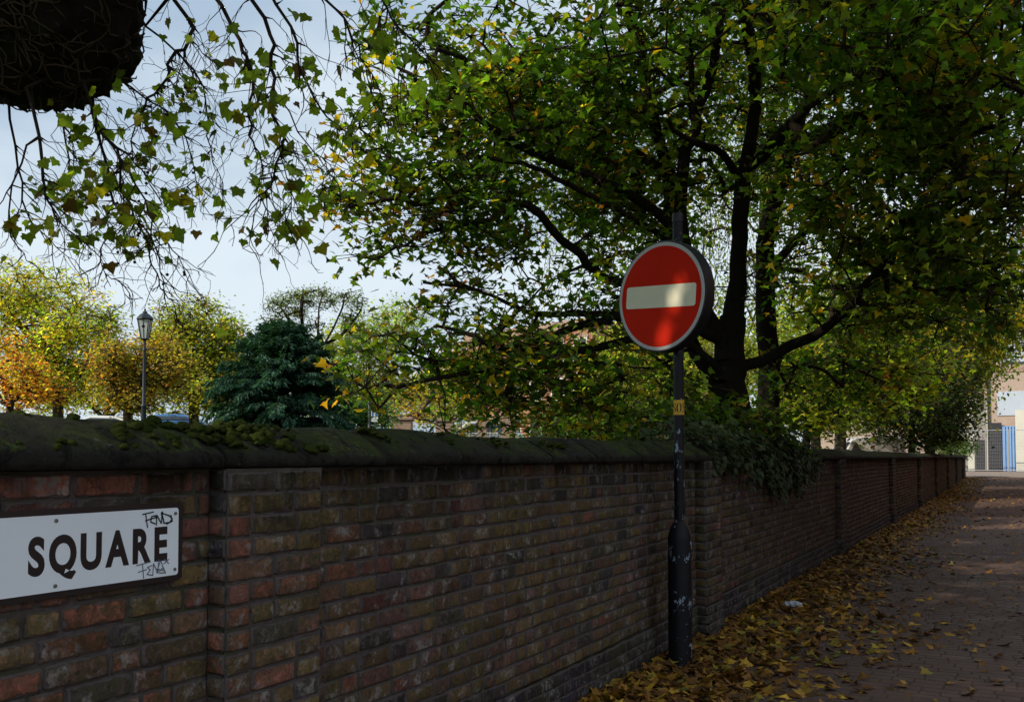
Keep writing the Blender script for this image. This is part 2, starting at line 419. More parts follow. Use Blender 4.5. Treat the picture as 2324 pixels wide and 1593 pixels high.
def tree(name, label, sk, blobs, nclus, perclus, crad, leafkind, lsize, palette, seed, cat='tree', group=None, bark='bark', mat='leaf', tip=.006,
         power=.45, tilt=.9, droop=.3, singles=0, thick=.05, reject=None, sag=.1, cvar=.25, hang=0.0, base=None, step=.5, singlekind=None, tint=None):
    rng = np.random.default_rng(seed)
    root = empty(name, tuple(sk.p[0]) if base is None else base); tag(root, label, cat, group)
    T = in_blobs(rng, blobs, nclus)
    if reject is not None: T = T[~reject(T)]
    ends = sk.reach(T, rng, step=step, sag=sag)
    # small twigs in every cluster
    cen = np.repeat(np.arange(len(T)), perclus)
    n = len(cen)
    off = rng.normal(0, 1, (n, 3)) * crad * np.array([1, 1, .7])
    if hang: off[:, 2] -= rng.uniform(0, hang, n)
    pos = T[cen] + off
    tw = rng.choice(n, n // (5 if leafkind in ('mid', 'ivy') else 14), replace=False)
    e2 = []
    for i in tw:
        q = sk.node(T[cen[i]] * .45 + pos[i] * .55 + rng.normal(0, .03, 3), ends[cen[i]])
        e2.append(sk.node(pos[i], q))
    sk.radii(np.array(e2), tip, power)
    r = np.array(sk.r)
    trunk = sk.mesh('trunk', M[bark], 10, lambda ix: r[ix] >= thick)
    br = sk.mesh('branches', M['twig' if bark != 'farbark' else 'farbark'], 4 if leafkind == 'mid' else 3, lambda ix: r[ix] < thick)
    setpar(link('trunk', trunk), root); setpar(link('branch_work', br, kind='stuff'), root)
    cb = np.exp(rng.normal(0, cvar, len(T)))[cen][:, None] * (1 + rng.normal(0, .10, (len(T), 3)))[cen]
    cols = pick_colors(n, rng, palette, .26, cb)
    cc = pick_colors(len(T), rng, palette, .1)[cen] * np.exp(rng.normal(0, .22, n))[:, None] * cb
    cols = np.where((rng.random(n) < .62)[:, None], cc, cols)
    if tint is not None: cols = tint(pos, cols, rng)
    R = rotations(n, rng, tilt, droop)
    size = lsize * rng.uniform(.55, 1.2, n)
    keep = np.ones(n, bool)
    if reject is not None: keep &= ~reject(pos)
    sel = np.zeros(n, bool)
    if singles:
        px, py, z = proj(pos)
        ins = keep & (px > 0) & (px < 2324) & (py > 0) & (py < 1593) & (z > 0)
        sc_ = np.where(ins, size / z, -1)
        sel[np.argsort(-sc_)[:singles]] = True
        single_leaves(singlekind or leafkind, pos[sel], R[sel], size[sel], cols[sel], M[mat + '_obj'], root)
    k2 = keep & ~sel
    me = leaf_mesh('crown', leafkind, pos[k2], R[k2], size[k2], cols[k2], M[mat])
    setpar(link('crown', me, kind='stuff'), root)
    return root
# ------------------------------------------------------------------ ground
def sstep(a, b, x): u = np.clip((x - a) / (b - a), 0, 1); return u * u * (3 - 2 * u)
def gz(x, y):
    x = np.asarray(x, float); y = np.asarray(y, float)
    st = .40 * sstep(18, 88, y)
    pk = .20 + 2.4 * np.clip(-x / 30, 0, 1) + .0 * y
    return np.where(x < -.15, np.maximum(pk, st), st)
xs = np.unique(np.concatenate([np.linspace(-900, -80, 12), np.linspace(-80, -2, 40), [-1, -.16, -.14, .2], np.linspace(.5, 12, 14), np.linspace(14, 900, 14)]))
ys = np.unique(np.concatenate([np.linspace(-900, -30, 12), np.linspace(-30, 120, 76), np.linspace(125, 1500, 18)]))
GX, GY = np.meshgrid(xs, ys); GZ = gz(GX, GY) - .02
nx_, ny_ = len(xs), len(ys); ii = (np.arange(ny_ - 1)[:, None] * nx_ + np.arange(nx_ - 1)[None]).ravel()
gm = npmesh('ground', np.stack([GX.ravel(), GY.ravel(), GZ.ravel()], 1), np.stack([ii, ii + 1, ii + 1 + nx_, ii + nx_], 1), M['grass'])
link('ground', gm, kind='structure')
# road bed: one sheet, dusty grit between the setts
ry = np.concatenate([np.linspace(-6, 20, 27), np.linspace(22, 90, 35)]); rx = np.array([-.14, .5, 1.2, 2, 3, 4, 5, 6.2])
GX, GY = np.meshgrid(rx, ry); GZ = gz(np.maximum(GX, 0), GY)
ii = (np.arange(len(ry) - 1)[:, None] * len(rx) + np.arange(len(rx) - 1)[None]).ravel()
road = link('road', npmesh('road', np.stack([GX.ravel(), GY.ravel(), GZ.ravel()], 1), np.stack([ii, ii + 1, ii + 1 + len(rx), ii + len(rx)], 1), M['grit']), kind='structure')
# setts in rows across the lane
rng = np.random.default_rng(5); rnd = random.Random(5)
S = []
y = 4.9
while y < 27:
    d = rng.uniform(.095, .125); x = rng.uniform(-.1, .05)
    while x < 5.2:
        L = rng.uniform(.13, .24); xe = min(x + L, 5.3)
        if xe - x > .06 and xe < y * .05 + 3.4: S.append((x, xe - .013, y, y + d - .013))
        x = xe
    y += d
S = np.array(S); S = S[S[:, 0] > .0]
sz = rng.normal(.0022, .001, len(S)); sc3 = np.array([(.086, .051, .043), (.092, .056, .046), (.080, .048, .041), (.097, .059, .048)])
scol = sc3[rng.integers(0, 4, len(S))] * np.exp(rng.normal(0, .08, len(S)))[:, None]
ctr = np.stack([(S[:, 0] + S[:, 1]) / 2, (S[:, 2] + S[:, 3]) / 2, np.zeros(len(S))], 1)
px, py, z = proj(ctr); vis = (px > 0) & (px < 2324) & (py < 1593) & (z > 0)
nearest = np.argsort(np.where(vis, z, 1e9))[:300]; solo = np.zeros(len(S), bool); solo[nearest] = True
def pad_verts(hx, hy, t, seed):
    """a worn stone top: rounded rim, slightly domed and uneven; centred, 30 faces"""
    r = random.Random(seed); g = []
    ux = [-1, -.86, 0, .86, 1]; uy = [-1, -.72, 0, .72, 1]
    for j, b in enumerate(uy):
        for i, a in enumerate(ux):
            edge = (abs(a) == 1) + (abs(b) == 1)
            zz = t * (1, .50, .05)[edge] + r.uniform(-.16, .16) * t
            if edge == 0: zz += t * .12 * (1 - a * a)
            g.append((hx * a * (1 + r.uniform(-.045, .03)), hy * b * (1 + r.uniform(-.10, .05)), zz))
    base = len(g)
    rim = [0, 1, 2, 3, 4, 9, 14, 19, 24, 23, 22, 21, 20, 15, 10, 5]
    for k in rim: g.append((g[k][0] * 1.01, g[k][1] * 1.01, -t * 1.2))
    f = [(j * 5 + i, j * 5 + i + 1, (j + 1) * 5 + i + 1, (j + 1) * 5 + i) for j in range(4) for i in range(4)]
    n = len(rim)
    f += [(rim[k], base + k, base + (k + 1) % n, rim[(k + 1) % n]) for k in range(n)]
    return np.array(g), np.array(f)
PAD_EDGE = np.array([0.0 if (i in (0, 4) or j in (0, 4)) else (.55 if (i in (1, 3) or j in (1, 3)) else 1.0) for j in range(5) for i in range(5)] + [0.0] * 16)
def pads_mesh(name, cx, cyy, cz, hx, hy, th, cols, mat, frame=None, seed=0):
    """many worn pieces joined in one mesh. frame: columns = local x, y, out axes"""
    variants = [pad_verts(1, 1, 1, seed * 31 + k) for k in range(14)]
    Vs = []; Fs = []; Cs = []; b = 0
    A = np.eye(3) if frame is None else frame
    plain = (np.array([(a, b_, c_) for c_ in (-1.2, 1.0) for b_ in (-1, 1) for a in (-1, 1)], float), np.array([(4, 5, 7, 6), (0, 1, 5, 4), (2, 6, 7, 3), (0, 4, 6, 2), (1, 3, 7, 5)]))
    Es = []
    for i in range(len(cx)):
        v, f = plain if cyy[i] > 24 else variants[(i * 7 + i // 5) % 14]
        Es.append(np.ones(8) if cyy[i] > 24 else PAD_EDGE)
        q = np.stack([v[:, 0] * hx[i], v[:, 1] * hy[i], v[:, 2] * th[i]], 1) @ A.T + np.array([cx[i], cyy[i], cz[i]])
        Vs.append(q); Fs.append(f + b); Cs.append(np.repeat(cols[i][None], len(v), 0)); b += len(v)
    return npmesh(name, np.concatenate(Vs), np.concatenate(Fs), mat, np.concatenate(Cs), smooth=True, edge=np.concatenate(Es))
hx = (S[:, 1] - S[:, 0]) / 2; hy = (S[:, 3] - S[:, 2]) / 2; gzz = gz(np.maximum(ctr[:, 0], 0), ctr[:, 1])
k = ~solo
o = link('sett_paving', pads_mesh('sett_paving', ctr[k, 0], ctr[k, 1], gzz[k], hx[k], hy[k], np.maximum(.0012, sz[k]), scol[k], M['sett_attr'], seed=2), road, 'stuff')
pv = [npmesh('sett', *pad_verts(1, 1, 1, 900 + q), M['sett_obj'], smooth=True, edge=PAD_EDGE) for q in range(10)]
for q, i in enumerate(np.where(solo)[0]):
    o = link('sett', pv[q % 10], road); o.location = (ctr[i, 0], ctr[i, 1], gzz[i]); o.scale = (hx[i], hy[i], max(.0012, sz[i])); o.color = (*scol[i], 1)

# ------------------------------------------------------------------ the brick wall
WEND = 65.0; CB = 1.52            # far end, underside of the coping
wall = empty('brick_boundary_wall', (0, 2.3, 0))
tag(wall, 'long mossy brick boundary wall with rounded stone coping along the lane', 'wall')
WSTART = .2
PIERS = [(2.36, 2.85, .080)] + [(7.97 + 7.4 * i, 7.97 + 7.4 * i + .48, .095) for i in range(8)]   # from, to, projection
RED = [(.115, .046, .034), (.122, .052, .038), (.098, .044, .036)]; OLIVE = [(.088, .062, .032), (.098, .067, .032), (.078, .055, .032), (.094, .058, .034)]
BROWN = [(.084, .048, .034), (.090, .050, .040), (.076, .046, .038)]; DARK = [(.034, .028, .034), (.042, .032, .032), (.034, .029, .026)]
def brick_color(y, z, r):
    u = r.random()
    redw = .44 if y < 2.45 else (.09 if y < 4 else .03)
    if 7.2 < y < 9.2: redw = .2
    if u < redw: c = r.choice(RED)
    elif u < redw + .10 + (.22 if z > 1.36 else 0): c = r.choice(DARK)
    elif u < redw + .42: c = r.choice(BROWN)
    else: c = r.choice(OLIVE)
    k = math.exp(r.gauss(0, .16)) * (1.5 if y < 2.9 else (1.2 if y < 6.5 else .9)); return np.array([x * k for x in c])  # near bricks coloured paler in place of more light at that end
BR = []     # centre x, y, z, half length, half height, depth, facing(0 = +X face, 1 = -Y face), plinth
r = random.Random(11)
COURSE = .0775; NC = 19; ZB = CB - NC * COURSE
def fill(y0, y1, xface, courses, facing=0, x_of=None):
    for ci in courses:
        zc = ZB + (ci + .5) * COURSE
        pos = y0 - (r.uniform(0, .2) if facing == 0 and False else 0); first = True; flip = r.random() < .5
        p = y0
        if facing == 0: off = (ci % 2) * .06
        else: off = 0
        while p < y1 - .02:
            u = r.random()
            L = .232 if u < .60 else .118
            if first and off: L = .118 if ci % 2 else .232
            L *= r.uniform(.95, 1.05); first = False
            if y1 - (p + L) < .055: L = y1 - p
            h = COURSE / 2 - .0040 + r.uniform(-.0022, .0018)
            yc = p + L / 2; hl = L / 2 - .0045 + r.uniform(-.002, .001)
            dz = .0035 * math.sin(yc * 1.7 + ci * .7) + .004 * math.sin(yc * .6 + ci * .2) + r.uniform(-.0015, .0015)
            BR.append((xface, yc, zc + dz, hl, h, r.uniform(.006, .013), facing, 0, ci))
            p += L
segs = [(WSTART, PIERS[0][0])] + [(PIERS[i][1], PIERS[i + 1][0]) for i in range(8)] + [(PIERS[8][1], WEND)]
top_courses = range(3, NC); PL = range(0, 3)
for a, b in segs:
    fill(a, b, 0.0, top_courses); fill(a, b, .022, PL)
for a, b, pr in PIERS:
    fill(a, b, pr, top_courses); fill(a, b, pr + .022, PL)
    for ci in range(NC):
        x0 = 0.0; x1 = pr + (.022 if ci < 3 else 0)
        BR.append((a - (.022 if ci < 3 else 0), (x0 + x1) / 2, ZB + (ci + .5) * COURSE, (x1 - x0) / 2 - .004, COURSE / 2 - .006, .008, 1, 0, ci))
BA = np.array(BR)
fx = BA[:, 6] == 0
bc = np.where(fx[:, None], BA[:, [0, 1, 2]], BA[:, [1, 0, 2]])
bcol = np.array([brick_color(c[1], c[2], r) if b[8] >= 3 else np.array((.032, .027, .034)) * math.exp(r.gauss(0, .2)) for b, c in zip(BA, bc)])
px, py, z = proj(bc); vis = (px > -20) & (px < 2344) & (py < 1610) & (z > 0) & fx
area = np.where(vis, BA[:, 3] * BA[:, 4] / np.maximum(z, .3) ** 2, -1)
solo = np.zeros(len(BA), bool)
nearb = np.where(vis & (BA[:, 3] > .03))[0]; nearb = nearb[np.argsort(-area[nearb] )]
solo[nearb[:300]] = True
FRX = np.array([[0, 0, 1], [1, 0, 0], [0, 1, 0]], float)       # local x -> Y, local y -> Z, out -> +X
FRY = np.array([[1, 0, 0], [0, 0, -1], [0, 1, 0]], float)      # local x -> X, local y -> Z, out -> -Y
bricks_parts = []
for fac, FRM in ((0, FRX), (1, FRY)):
    k = (~solo) & (BA[:, 6] == fac)
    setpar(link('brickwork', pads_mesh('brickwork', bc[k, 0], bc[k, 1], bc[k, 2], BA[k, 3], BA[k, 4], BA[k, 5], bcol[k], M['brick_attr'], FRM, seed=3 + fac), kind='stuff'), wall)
bv = [npmesh('brick', *pad_verts(1, 1, 1, 300 + q), M['brick_obj'], smooth=True, edge=PAD_EDGE) for q in range(18)]
for q, i in enumerate(np.where(solo)[0]):
    o = bpy.data.objects.new('brick', bv[(q * 5 + q // 7) % 18]); COL.objects.link(o)
    m = np.eye(4); m[:3, :3] = FRX @ np.diag([BA[i, 3], BA[i, 4], BA[i, 5]]); m[:3, 3] = bc[i]
    rz = Matrix.Rotation(r.gauss(0, .006), 4, 'X')
    setpar(o, wall); o.matrix_basis = Matrix.Translation(Vector(bc[i])) @ rz @ Matrix.Translation(-Vector(bc[i])) @ Matrix(m.tolist())
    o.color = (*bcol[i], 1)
# mortar bed: the bed face stands a little behind the brick faces and is uneven
def mortar_box(x1, y0, y1, z0=-.1, z1=CB, x0=-.30):
    n = max(2, int((y1 - y0) / .035)) if y1 < 12 else max(2, int((y1 - y0) / .3)); mz = 44 if y1 < 12 else 8
    yy = np.linspace(y0, y1, n + 1); zz = np.linspace(z0, z1, mz + 1)
    A, B = np.meshgrid(yy, zz); rr = np.random.default_rng(int(y0 * 100) + 7)
    X = np.full(A.shape, x1) + (rr.uniform(-.004, .007, A.shape) if y1 < 12 else 0)
    V = np.stack([X.ravel(), A.ravel(), B.ravel()], 1); w = n + 1
    ii = (np.arange(mz)[:, None] * w + np.arange(n)[None]).ravel()
    return V, np.stack([ii, ii + 1, ii + 1 + w, ii + w], 1)
mvs, mfs, b = [], [], 0
for (y0, y1, xx) in [(a, bb, 0) for a, bb in segs] + PIERS:
    v, f = mortar_box(xx - .001, y0, y1, ZB + 3 * COURSE if True else 0); mvs.append(v); mfs.append(f + b); b += len(v)
    v, f = mortar_box(xx + .021, y0, y1, -.1, ZB + 3 * COURSE); mvs.append(v); mfs.append(f + b); b += len(v)
setpar(link('mortar', npmesh('mortar', np.concatenate(mvs), np.concatenate(mfs), M['mortar'])), wall)
core = MB(); core.box(-.30, -.012, WSTART, WEND, -.1, CB)
for a, bb, pr in PIERS: core.box(-.1, pr - .012, a + .001, bb - .001, -.1, CB - .002)
setpar(core.build('wall_core', M['mortar']), wall)
# coping stones
def coping_stone(y0, y1, out=.092, lift=0.0, back=-.39, seed=0):
    rr = np.random.default_rng(seed); n = max(4, int((y1 - y0) / .09))
    prof = [(out - .008, CB + .004), (out, CB + .018), (out + .004, CB + .042), (out - .008, CB + .060), (out - .05, CB + .092), (out - .105, CB + .128), (out - .155, CB + .152), (-.15, CB + .163),
            (-.20, CB + .157), (-.26, CB + .128), (back + .04, CB + .085), (back, CB + .055), (back, CB + .004)]
    V = []; yy = np.linspace(y0 + .006, y1 - .006, n + 1)
    tilt = rr.normal(0, .006); hh = lift + rr.normal(0, .003)
    for i, yv in enumerate(yy):
        e = .018 if i in (0, n) else 0
        for j, (x, zv) in enumerate(prof):
            q = (zv - CB) / .163
            wob = rr.normal(0, .0034) + .006 * math.sin(yv * 3.1 + j * .5) * q
            V.append((x - (e if j < 7 else -e), yv + (.035 * math.sin(j * .9 + seed) * .2), zv + (hh + tilt * (yv - (y0 + y1) / 2)) * (1 if j not in (0, 12) else 0) + wob * (1 if 0 < j < 12 else 0) - e * q))
    w = len(prof); F_ = [(i * w + j, i * w + j + 1, (i + 1) * w + j + 1, (i + 1) * w + j) for i in range(n) for j in range(w - 1)]
    me = bpy.data.meshes.new('coping_stone')
    F_ = [tuple(x) for x in F_] + [tuple(range(w)), tuple(n * w + j for j in range(w))[::-1]] + [tuple([i * w, (i + 1) * w, (i + 1) * w + w - 1, i * w + w - 1]) for i in range(n)]
    me.from_pydata(V, [], F_); me.update()
    for p in me.polygons: p.use_smooth = len(p.vertices) == 4
    me.materials.append(M['coping'])
    return setpar(link('coping_stone', me), wall)
joints = [2.36, 3.30, 3.92, 4.30, 4.95, 5.60, 6.42, 7.10, 7.80, 8.50]
while joints[-1] < WEND - .9: joints.append(joints[-1] + r.uniform(.62, .95))
joints[-1] = WEND + .03
coping_stone(.16, 1.25, seed=1); coping_stone(1.25, 2.36, lift=.004, seed=2)
for i in range(len(joints) - 1): coping_stone(joints[i], joints[i + 1], seed=10 + i)
# moss cushions on the coping
def cushion(seed):
    rr = random.Random(seed); bm = bmesh.new(); bmesh.ops.create_icosphere(bm, subdivisions=3, radius=1)
    for v in bm.verts:
        d = v.co.copy(); k = 1 + rr.uniform(-.13, .13) + .12 * math.sin(d.x * 4 + seed) * math.cos(d.y * 5)
        v.co = Vector((d.x * k, d.y * k, max(-.25, d.z) * .9 * k))
    me = bpy.data.meshes.new('moss_cushion'); bm.to_mesh(me); bm.free(); me.materials.append(M['moss'])
    for p in me.polygons: p.use_smooth = True
    return me
cm = [cushion(k) for k in range(5)]
def cop_z(x, out):
    pr = [(out + .004, CB + .042), (out - .008, CB + .060), (out - .05, CB + .092), (out - .105, CB + .128), (out - .155, CB + .152), (-.15, CB + .163), (-.20, CB + .157), (-.26, CB + .128)]
    for (xa, za), (xb, zb) in zip(pr, pr[1:]):
        if xb <= x <= xa: return za + (zb - za) * (x - xa) / (xb - xa + 1e-9)
    return CB + .04
spots = []
for k in range(120):     # the two mossy drifts about the pier end
    yv = r.choice((2.18, 2.5, 2.62)) + r.gauss(0, .15); xx = r.gauss(.0, .055); spots.append((xx, yv, abs(r.gauss(.011, .006)) + .006))
for k in range(18): spots.append((r.uniform(-.2, .14), r.uniform(1.3, 2.2), r.uniform(.008, .02)))
for k in range(26): spots.append((r.uniform(-.12, .03), 3.36 + r.gauss(0, .03), r.uniform(.008, .018)))
for k in range(20): spots.append((r.uniform(-.12, .03), 3.92 + r.gauss(.03, .06), r.uniform(.006, .014)))
for k in range(14): spots.append((r.uniform(-.05, .035), 4.4 + r.gauss(0, .1), r.uniform(.006, .014)))
for k in range(18): spots.append((r.uniform(-.02, .04), 5.15 + r.gauss(0, .09), r.uniform(.012, .022)))
for xx, yv, s_ in spots:
    out = .092
    if xx > out - .012: xx = out - r.uniform(.012, .06)
    o = bpy.data.objects.new('moss_cushion', cm[r.randrange(5)]); COL.objects.link(o)
    setpar(o, wall); o.location = (xx, yv, cop_z(xx, out) + .002); o.scale = (s_ * r.uniform(.9, 1.2), s_ * r.uniform(.9, 1.35), s_ * r.uniform(.7, 1.0)); o.rotation_euler = (r.gauss(0, .2), r.gauss(.3, .2), r.uniform(0, 6))
# ------------------------------------------------------------------ street name plate
M['plate_white'] = simple('white enamel', (.82, .88, .94), .4, 0, .3, .05, 9)
M['plate_black'] = simple('black enamel', (.012, .012, .015), .35, 0, .5, .2, 30)
M['screw'] = simple('weathered screw', (.18, .18, .17), .5, .7, .5, .3, 200)
M['ink_black'] = simple('black marker ink', (.010, .010, .014), .6, 0, .3, .1, 50)
M['ink_grey'] = simple('faded grey marker ink', (.17, .18, .22), .7, 0, .2, .3, 60)
XP = .018             # plate stands on the brick faces
PLY1, PLZ = 2.222, 1.288          # right edge, centre height
plate = empty('street_name_plate', (XP, PLY1 - .6, PLZ)); tag(plate, 'white street name plate with black SQUARE lettering screwed to the brick wall', 'street sign')
def rrect(y0, y1, z0, z1, rr_, x, n=6):
    pts = []
    for cyx, czx, a0 in ((y1 - rr_, z1 - rr_, 0), (y0 + rr_, z1 - rr_, 90), (y0 + rr_, z0 + rr_, 180), (y1 - rr_, z0 + rr_, 270)):
        for k in range(n + 1):
            a = rad(a0 + 90 * k / n); pts.append((x, cyx + rr_ * math.cos(a), czx + rr_ * math.sin(a)))
    return pts
def slab(pts, d, name, mat, parent, bevel=0):
    n = len(pts); b = MB(); b.add([(p[0], p[1], p[2]) for p in pts] + [(p[0] + d, p[1], p[2]) for p in pts],
        [tuple(range(n))[::-1], tuple(range(n, 2 * n))] + [(i, (i + 1) % n, n + (i + 1) % n, n + i) for i in range(n)])
    return setpar(b.build(name, mat), parent)
PH = .252; PY0 = PLY1 - 1.25
PY0 = PLY1 - 1.35
slab(rrect(PY0, PLY1, PLZ - PH / 2, PLZ + PH / 2, .016, XP), .007, 'backing_board', M['plate_black'], plate)
slab(rrect(PY0 + .020, PLY1 - .020, PLZ - PH / 2 + .018, PLZ + PH / 2 - .018, .010, XP + .0075), .0025, 'enamel_face', M['plate_white'], plate)
XL = XP + .0102
def text_mesh(body, size, offset=0, extrude=.0004, sx=1.0):
    cu = bpy.data.curves.new('text', 'FONT'); cu.body = body; cu.size = size; cu.offset = offset; cu.extrude = extrude; cu.resolution_u = 6
    o = bpy.data.objects.new('text', cu); COL.objects.link(o)
    dg = bpy.context.evaluated_depsgraph_get(); dg.update()
    me = bpy.data.meshes.new_from_object(o.evaluated_get(dg)); bpy.data.objects.remove(o)
    return me
y_right = PLY1 - .065; H = .1085
xcur = None; widths = []
letters = []
for ch in 'SQUARE':
    me = text_mesh(ch, .14, .0058); co = np.array([v.co[:] for v in me.vertices]); letters.append((ch, me, co))
capz = letters[-1][2][:, 1]; cap0, cap1 = capz.min(), capz.max(); ks = H / (cap1 - cap0)
y1 = y_right
for ch, me, co in letters[::-1]:
    w = (co[:, 0].max() - co[:, 0].min()) * ks * .762; x0 = co[:, 0].min()
    for v in me.vertices:
        a, b_, c_ = v.co
        v.co = (c_, y1 - w + (a - x0) * ks * .762, PLZ - .004 + (b_ - (cap0 + cap1) / 2) * ks)
    me.materials.clear(); me.materials.append(M['plate_black'])
    o = setpar(link('letter', me), plate); o.location.x = XL; o['label'] = 'black letter %s' % ch
    y1 -= w + .0130
for sy, sz_ in ((PLY1 - .034, PLZ + .090), (PLY1 - .034, PLZ - .090), (PLY1 - .465, PLZ + .092), (PLY1 - .465, PLZ - .092)):
    b = MB(); b.tube([(XL - .001, sy, sz_), (XL + .0025, sy, sz_), (XL + .0035, sy, sz_)], [.0055, .0055, .003], 12); setpar(b.build('screw', M['screw'], smooth=True), plate)
def scrawl(strokes, y0, z0, w, h, name, mat, thick):
    b = MB()
    for q, st in enumerate(strokes):
        for (a, c), (d_, e) in zip(st, st[1:]):
            p0 = Vector((0, y0 + a * w, z0 + c * h)); p1 = Vector((0, y0 + d_ * w, z0 + e * h)); dd = (p1 - p0)
            if dd.length < 1e-6: continue
            nn = Vector((0, -dd.z, dd.y)).normalized() * thick / 2; dd = dd.normalized() * thick * .3
            xo = XL + .0006 + q * .00015
            b.add([(xo, *(p0 - nn - dd)[1:]), (xo, *(p1 - nn + dd)[1:]), (xo, *(p1 + nn + dd)[1:]), (xo, *(p0 + nn - dd)[1:])], [(0, 1, 2, 3)])
    return setpar(b.build(name, mat), plate)
FEND1 = [[(0, .88), (.36, 1)], [(.1, .92), (.17, .0)], [(.1, .45), (.3, .55)], [(.28, .55), (.45, .62), (.42, .75), (.3, .7), (.27, .35), (.42, .2)], [(.46, .1), (.47, .78), (.62, .2), (.66, .98)],
         [(.63, .95), (.72, .2), (.62, .9), (.9, .68), (1.0, .45), (.9, .22), (.7, .2)], [(.95, .7), (1.0, .3), (.8, .12)]]
FEND2 = [[(0, .8), (.38, .92)], [(.18, .88), (.22, 0)], [(.05, .4), (.3, .5)], [(.48, .7), (.33, .62), (.42, .45), (.32, .2), (.5, .1)], [(.5, .1), (.52, .8), (.66, .2), (.68, 1.0)], [(.62, .25), (.74, .95), (.86, .3), (.62, .45)],
         [(.86, .98), (1.0, .7)], [(.84, .72), (1.0, .95)], [(.7, .3), (.82, .5), (.9, .15), (.7, .2)]]
scrawl(FEND1, PLY1 - .165, PLZ + .052, .118, .047, 'graffiti_tag', M['ink_black'], .0042)
scrawl(FEND2, PLY1 - .185, PLZ - .105, .125, .052, 'graffiti_tag', M['ink_grey'], .0036)

# ------------------------------------------------------------------ no entry sign
t = NT('chipped black post paint')
n1_ = t.noise(28, 5, .7, stretch=(1, 1, .55)); n2_ = t.noise(6, 3, .5)
zz = t.sep()[2]
mr = t.n.new('ShaderNodeMapRange'); mr.inputs[1].default_value = 2.6; mr.inputs[2].default_value = .35; mr.inputs[3].default_value = .0; mr.inputs[4].default_value = .035; t.lk(zz, mr.inputs[0])
chips = t.ramp(t.math('ADD', t.math('MULTIPLY', n1_, t.ramp(n2_, [(.42, .80), (.58, 1.0)])), mr.outputs[0]), [(.585, 0.0), (.60, 1.0)])
c = t.mix(t.noise(50, 4), (.003, .003, .005), (.010, .010, .014)); c = t.mix(chips, c, t.mix(t.noise(14, 2), (.16, .20, .26), (.30, .36, .44)))
t.bump(chips, .6, -.002); M['postpaint'] = t.fin(c, .5, 0, .2)
M['redsheet'] = simple('red reflective sheet', (.46, .014, .003), .6, 0, .06, .12, 6); M['whitesheet'] = simple('white reflective sheet', (.62, .60, .48), .6, 0, .1, .07, 10)
M['rimwhite'] = simple('greyed white border', (.36, .36, .37), .4, 0, .4, .2, 12)
M['signbox'] = simple('black sign housing', (.006, .006, .009), .45, 0, .3, .3, 15)
M['bandyellow'] = simple('yellow post band', (.55, .30, .02), .5, 0, .3, .15, 30)
PX, PY = .237, 6.80
sign = empty('no_entry_sign', (PX, PY, 0)); tag(sign, 'red round no entry sign with white bar on a chipped black post', 'road sign')
b = MB(); b.lathe([(.039, 1.06), (.0385, 3.36), (.0385, 3.365)], 28, (PX, PY, 0)); setpar(b.build('post', M['postpaint'], smooth=True), sign)
b = MB(); b.lathe([(.088, -.06), (.088, .94), (.086, .97), (.075, 1.02), (.058, 1.055), (.043, 1.075), (.0395, 1.08)], 32, (PX, PY, 0)); setpar(b.build('base_sleeve', M['postpaint'], smooth=True), sign)
b = MB(); b.lathe([(.043, 3.33), (.043, 3.385), (.040, 3.395), (.02, 3.40)], 28, (PX, PY, 0)); setpar(b.build('cap', M['signbox'], smooth=True), sign)
b = MB(); b.lathe([(.0405, 1.875), (.0405, 1.985)], 32, (PX, PY, 0)); band = setpar(b.build('yellow_band', M['bandyellow'], smooth=True), sign)
me = text_mesh('S05', .112, .0010, .0003); co = np.array([v.co[:] for v in me.vertices])
vdir = math.atan2(CAMPOS[1] - PY, CAMPOS[0] - PX)
for v in me.vertices:
    a, b_, c_ = v.co; a = (a - co[:, 0].min()) * .76 - .056
    th_ = vdir + a / .0405 ; rr_ = .0409 + c_
    v.co = (PX + rr_ * math.cos(th_), PY + rr_ * math.sin(th_), 1.893 + b_ * .92)
me.materials.clear(); me.materials.append(M['ink_black']); setpar(link('band_lettering', me), sign)
# the head: local frame h (right), n (towards the viewer), up
BETA = rad(48); hvec = math.cos(BETA) * RV - math.sin(BETA) * F0; nvec = np.array([hvec[1], -hvec[0], 0])
upv = np.array([0, 0, 1.0]); ROLL = rad(-4.2)
hr = hvec * math.cos(ROLL) + upv * math.sin(ROLL); ur = -hvec * math.sin(ROLL) + upv * math.cos(ROLL)
SCN = np.array([PX, PY, 0]) + nvec * .15 - hvec * .047 + np.array([0, 0, 2.755])
def HP(a, b_, d=0): return SCN + hr * a + ur * b_ + nvec * d
def disc(r0, r1, d0, d1, name, mat, n=72, bev=.004):
    b = MB(); pr = [(r0, d0), (r1, d1 - bev), (r1 - bev, d1)]
    v = []
    for r_, d_ in [(r0, d0), (r0, d1 - bev), (r0 - bev, d1)]:
        v += [HP(r_ * math.cos(2 * math.pi * k / n), r_ * math.sin(2 * math.pi * k / n), d_) for k in range(n)]
    f = [tuple(range(n))[::-1], tuple(range(2 * n, 3 * n))]
    for i in range(2): f += [(i * n + k, i * n + (k + 1) % n, (i + 1) * n + (k + 1) % n, (i + 1) * n + k) for k in range(n)]
    b.add(v, f); return setpar(b.build(name, mat, smooth=True), sign)
disc(.416, 0, -.10, 0, 'housing', M['signbox'])
disc(.403, 0, .0005, .0035, 'white_border', M['rimwhite'], bev=.001)
disc(.376, 0, .0036, .0050, 'red_disc', M['redsheet'], bev=.0005)
bar = []
for cx_, cy_, a0 in ((.328 - .02, .083 - .02, 0), (-.328 + .02, .083 - .02, 90), (-.328 + .02, -.083 + .02, 180), (.328 - .02, -.083 + .02, 270)):
    for k in range(7):
        a = rad(a0 + 15 * k); bar.append((cx_ + .02 * math.cos(a), cy_ + .02 * math.sin(a)))
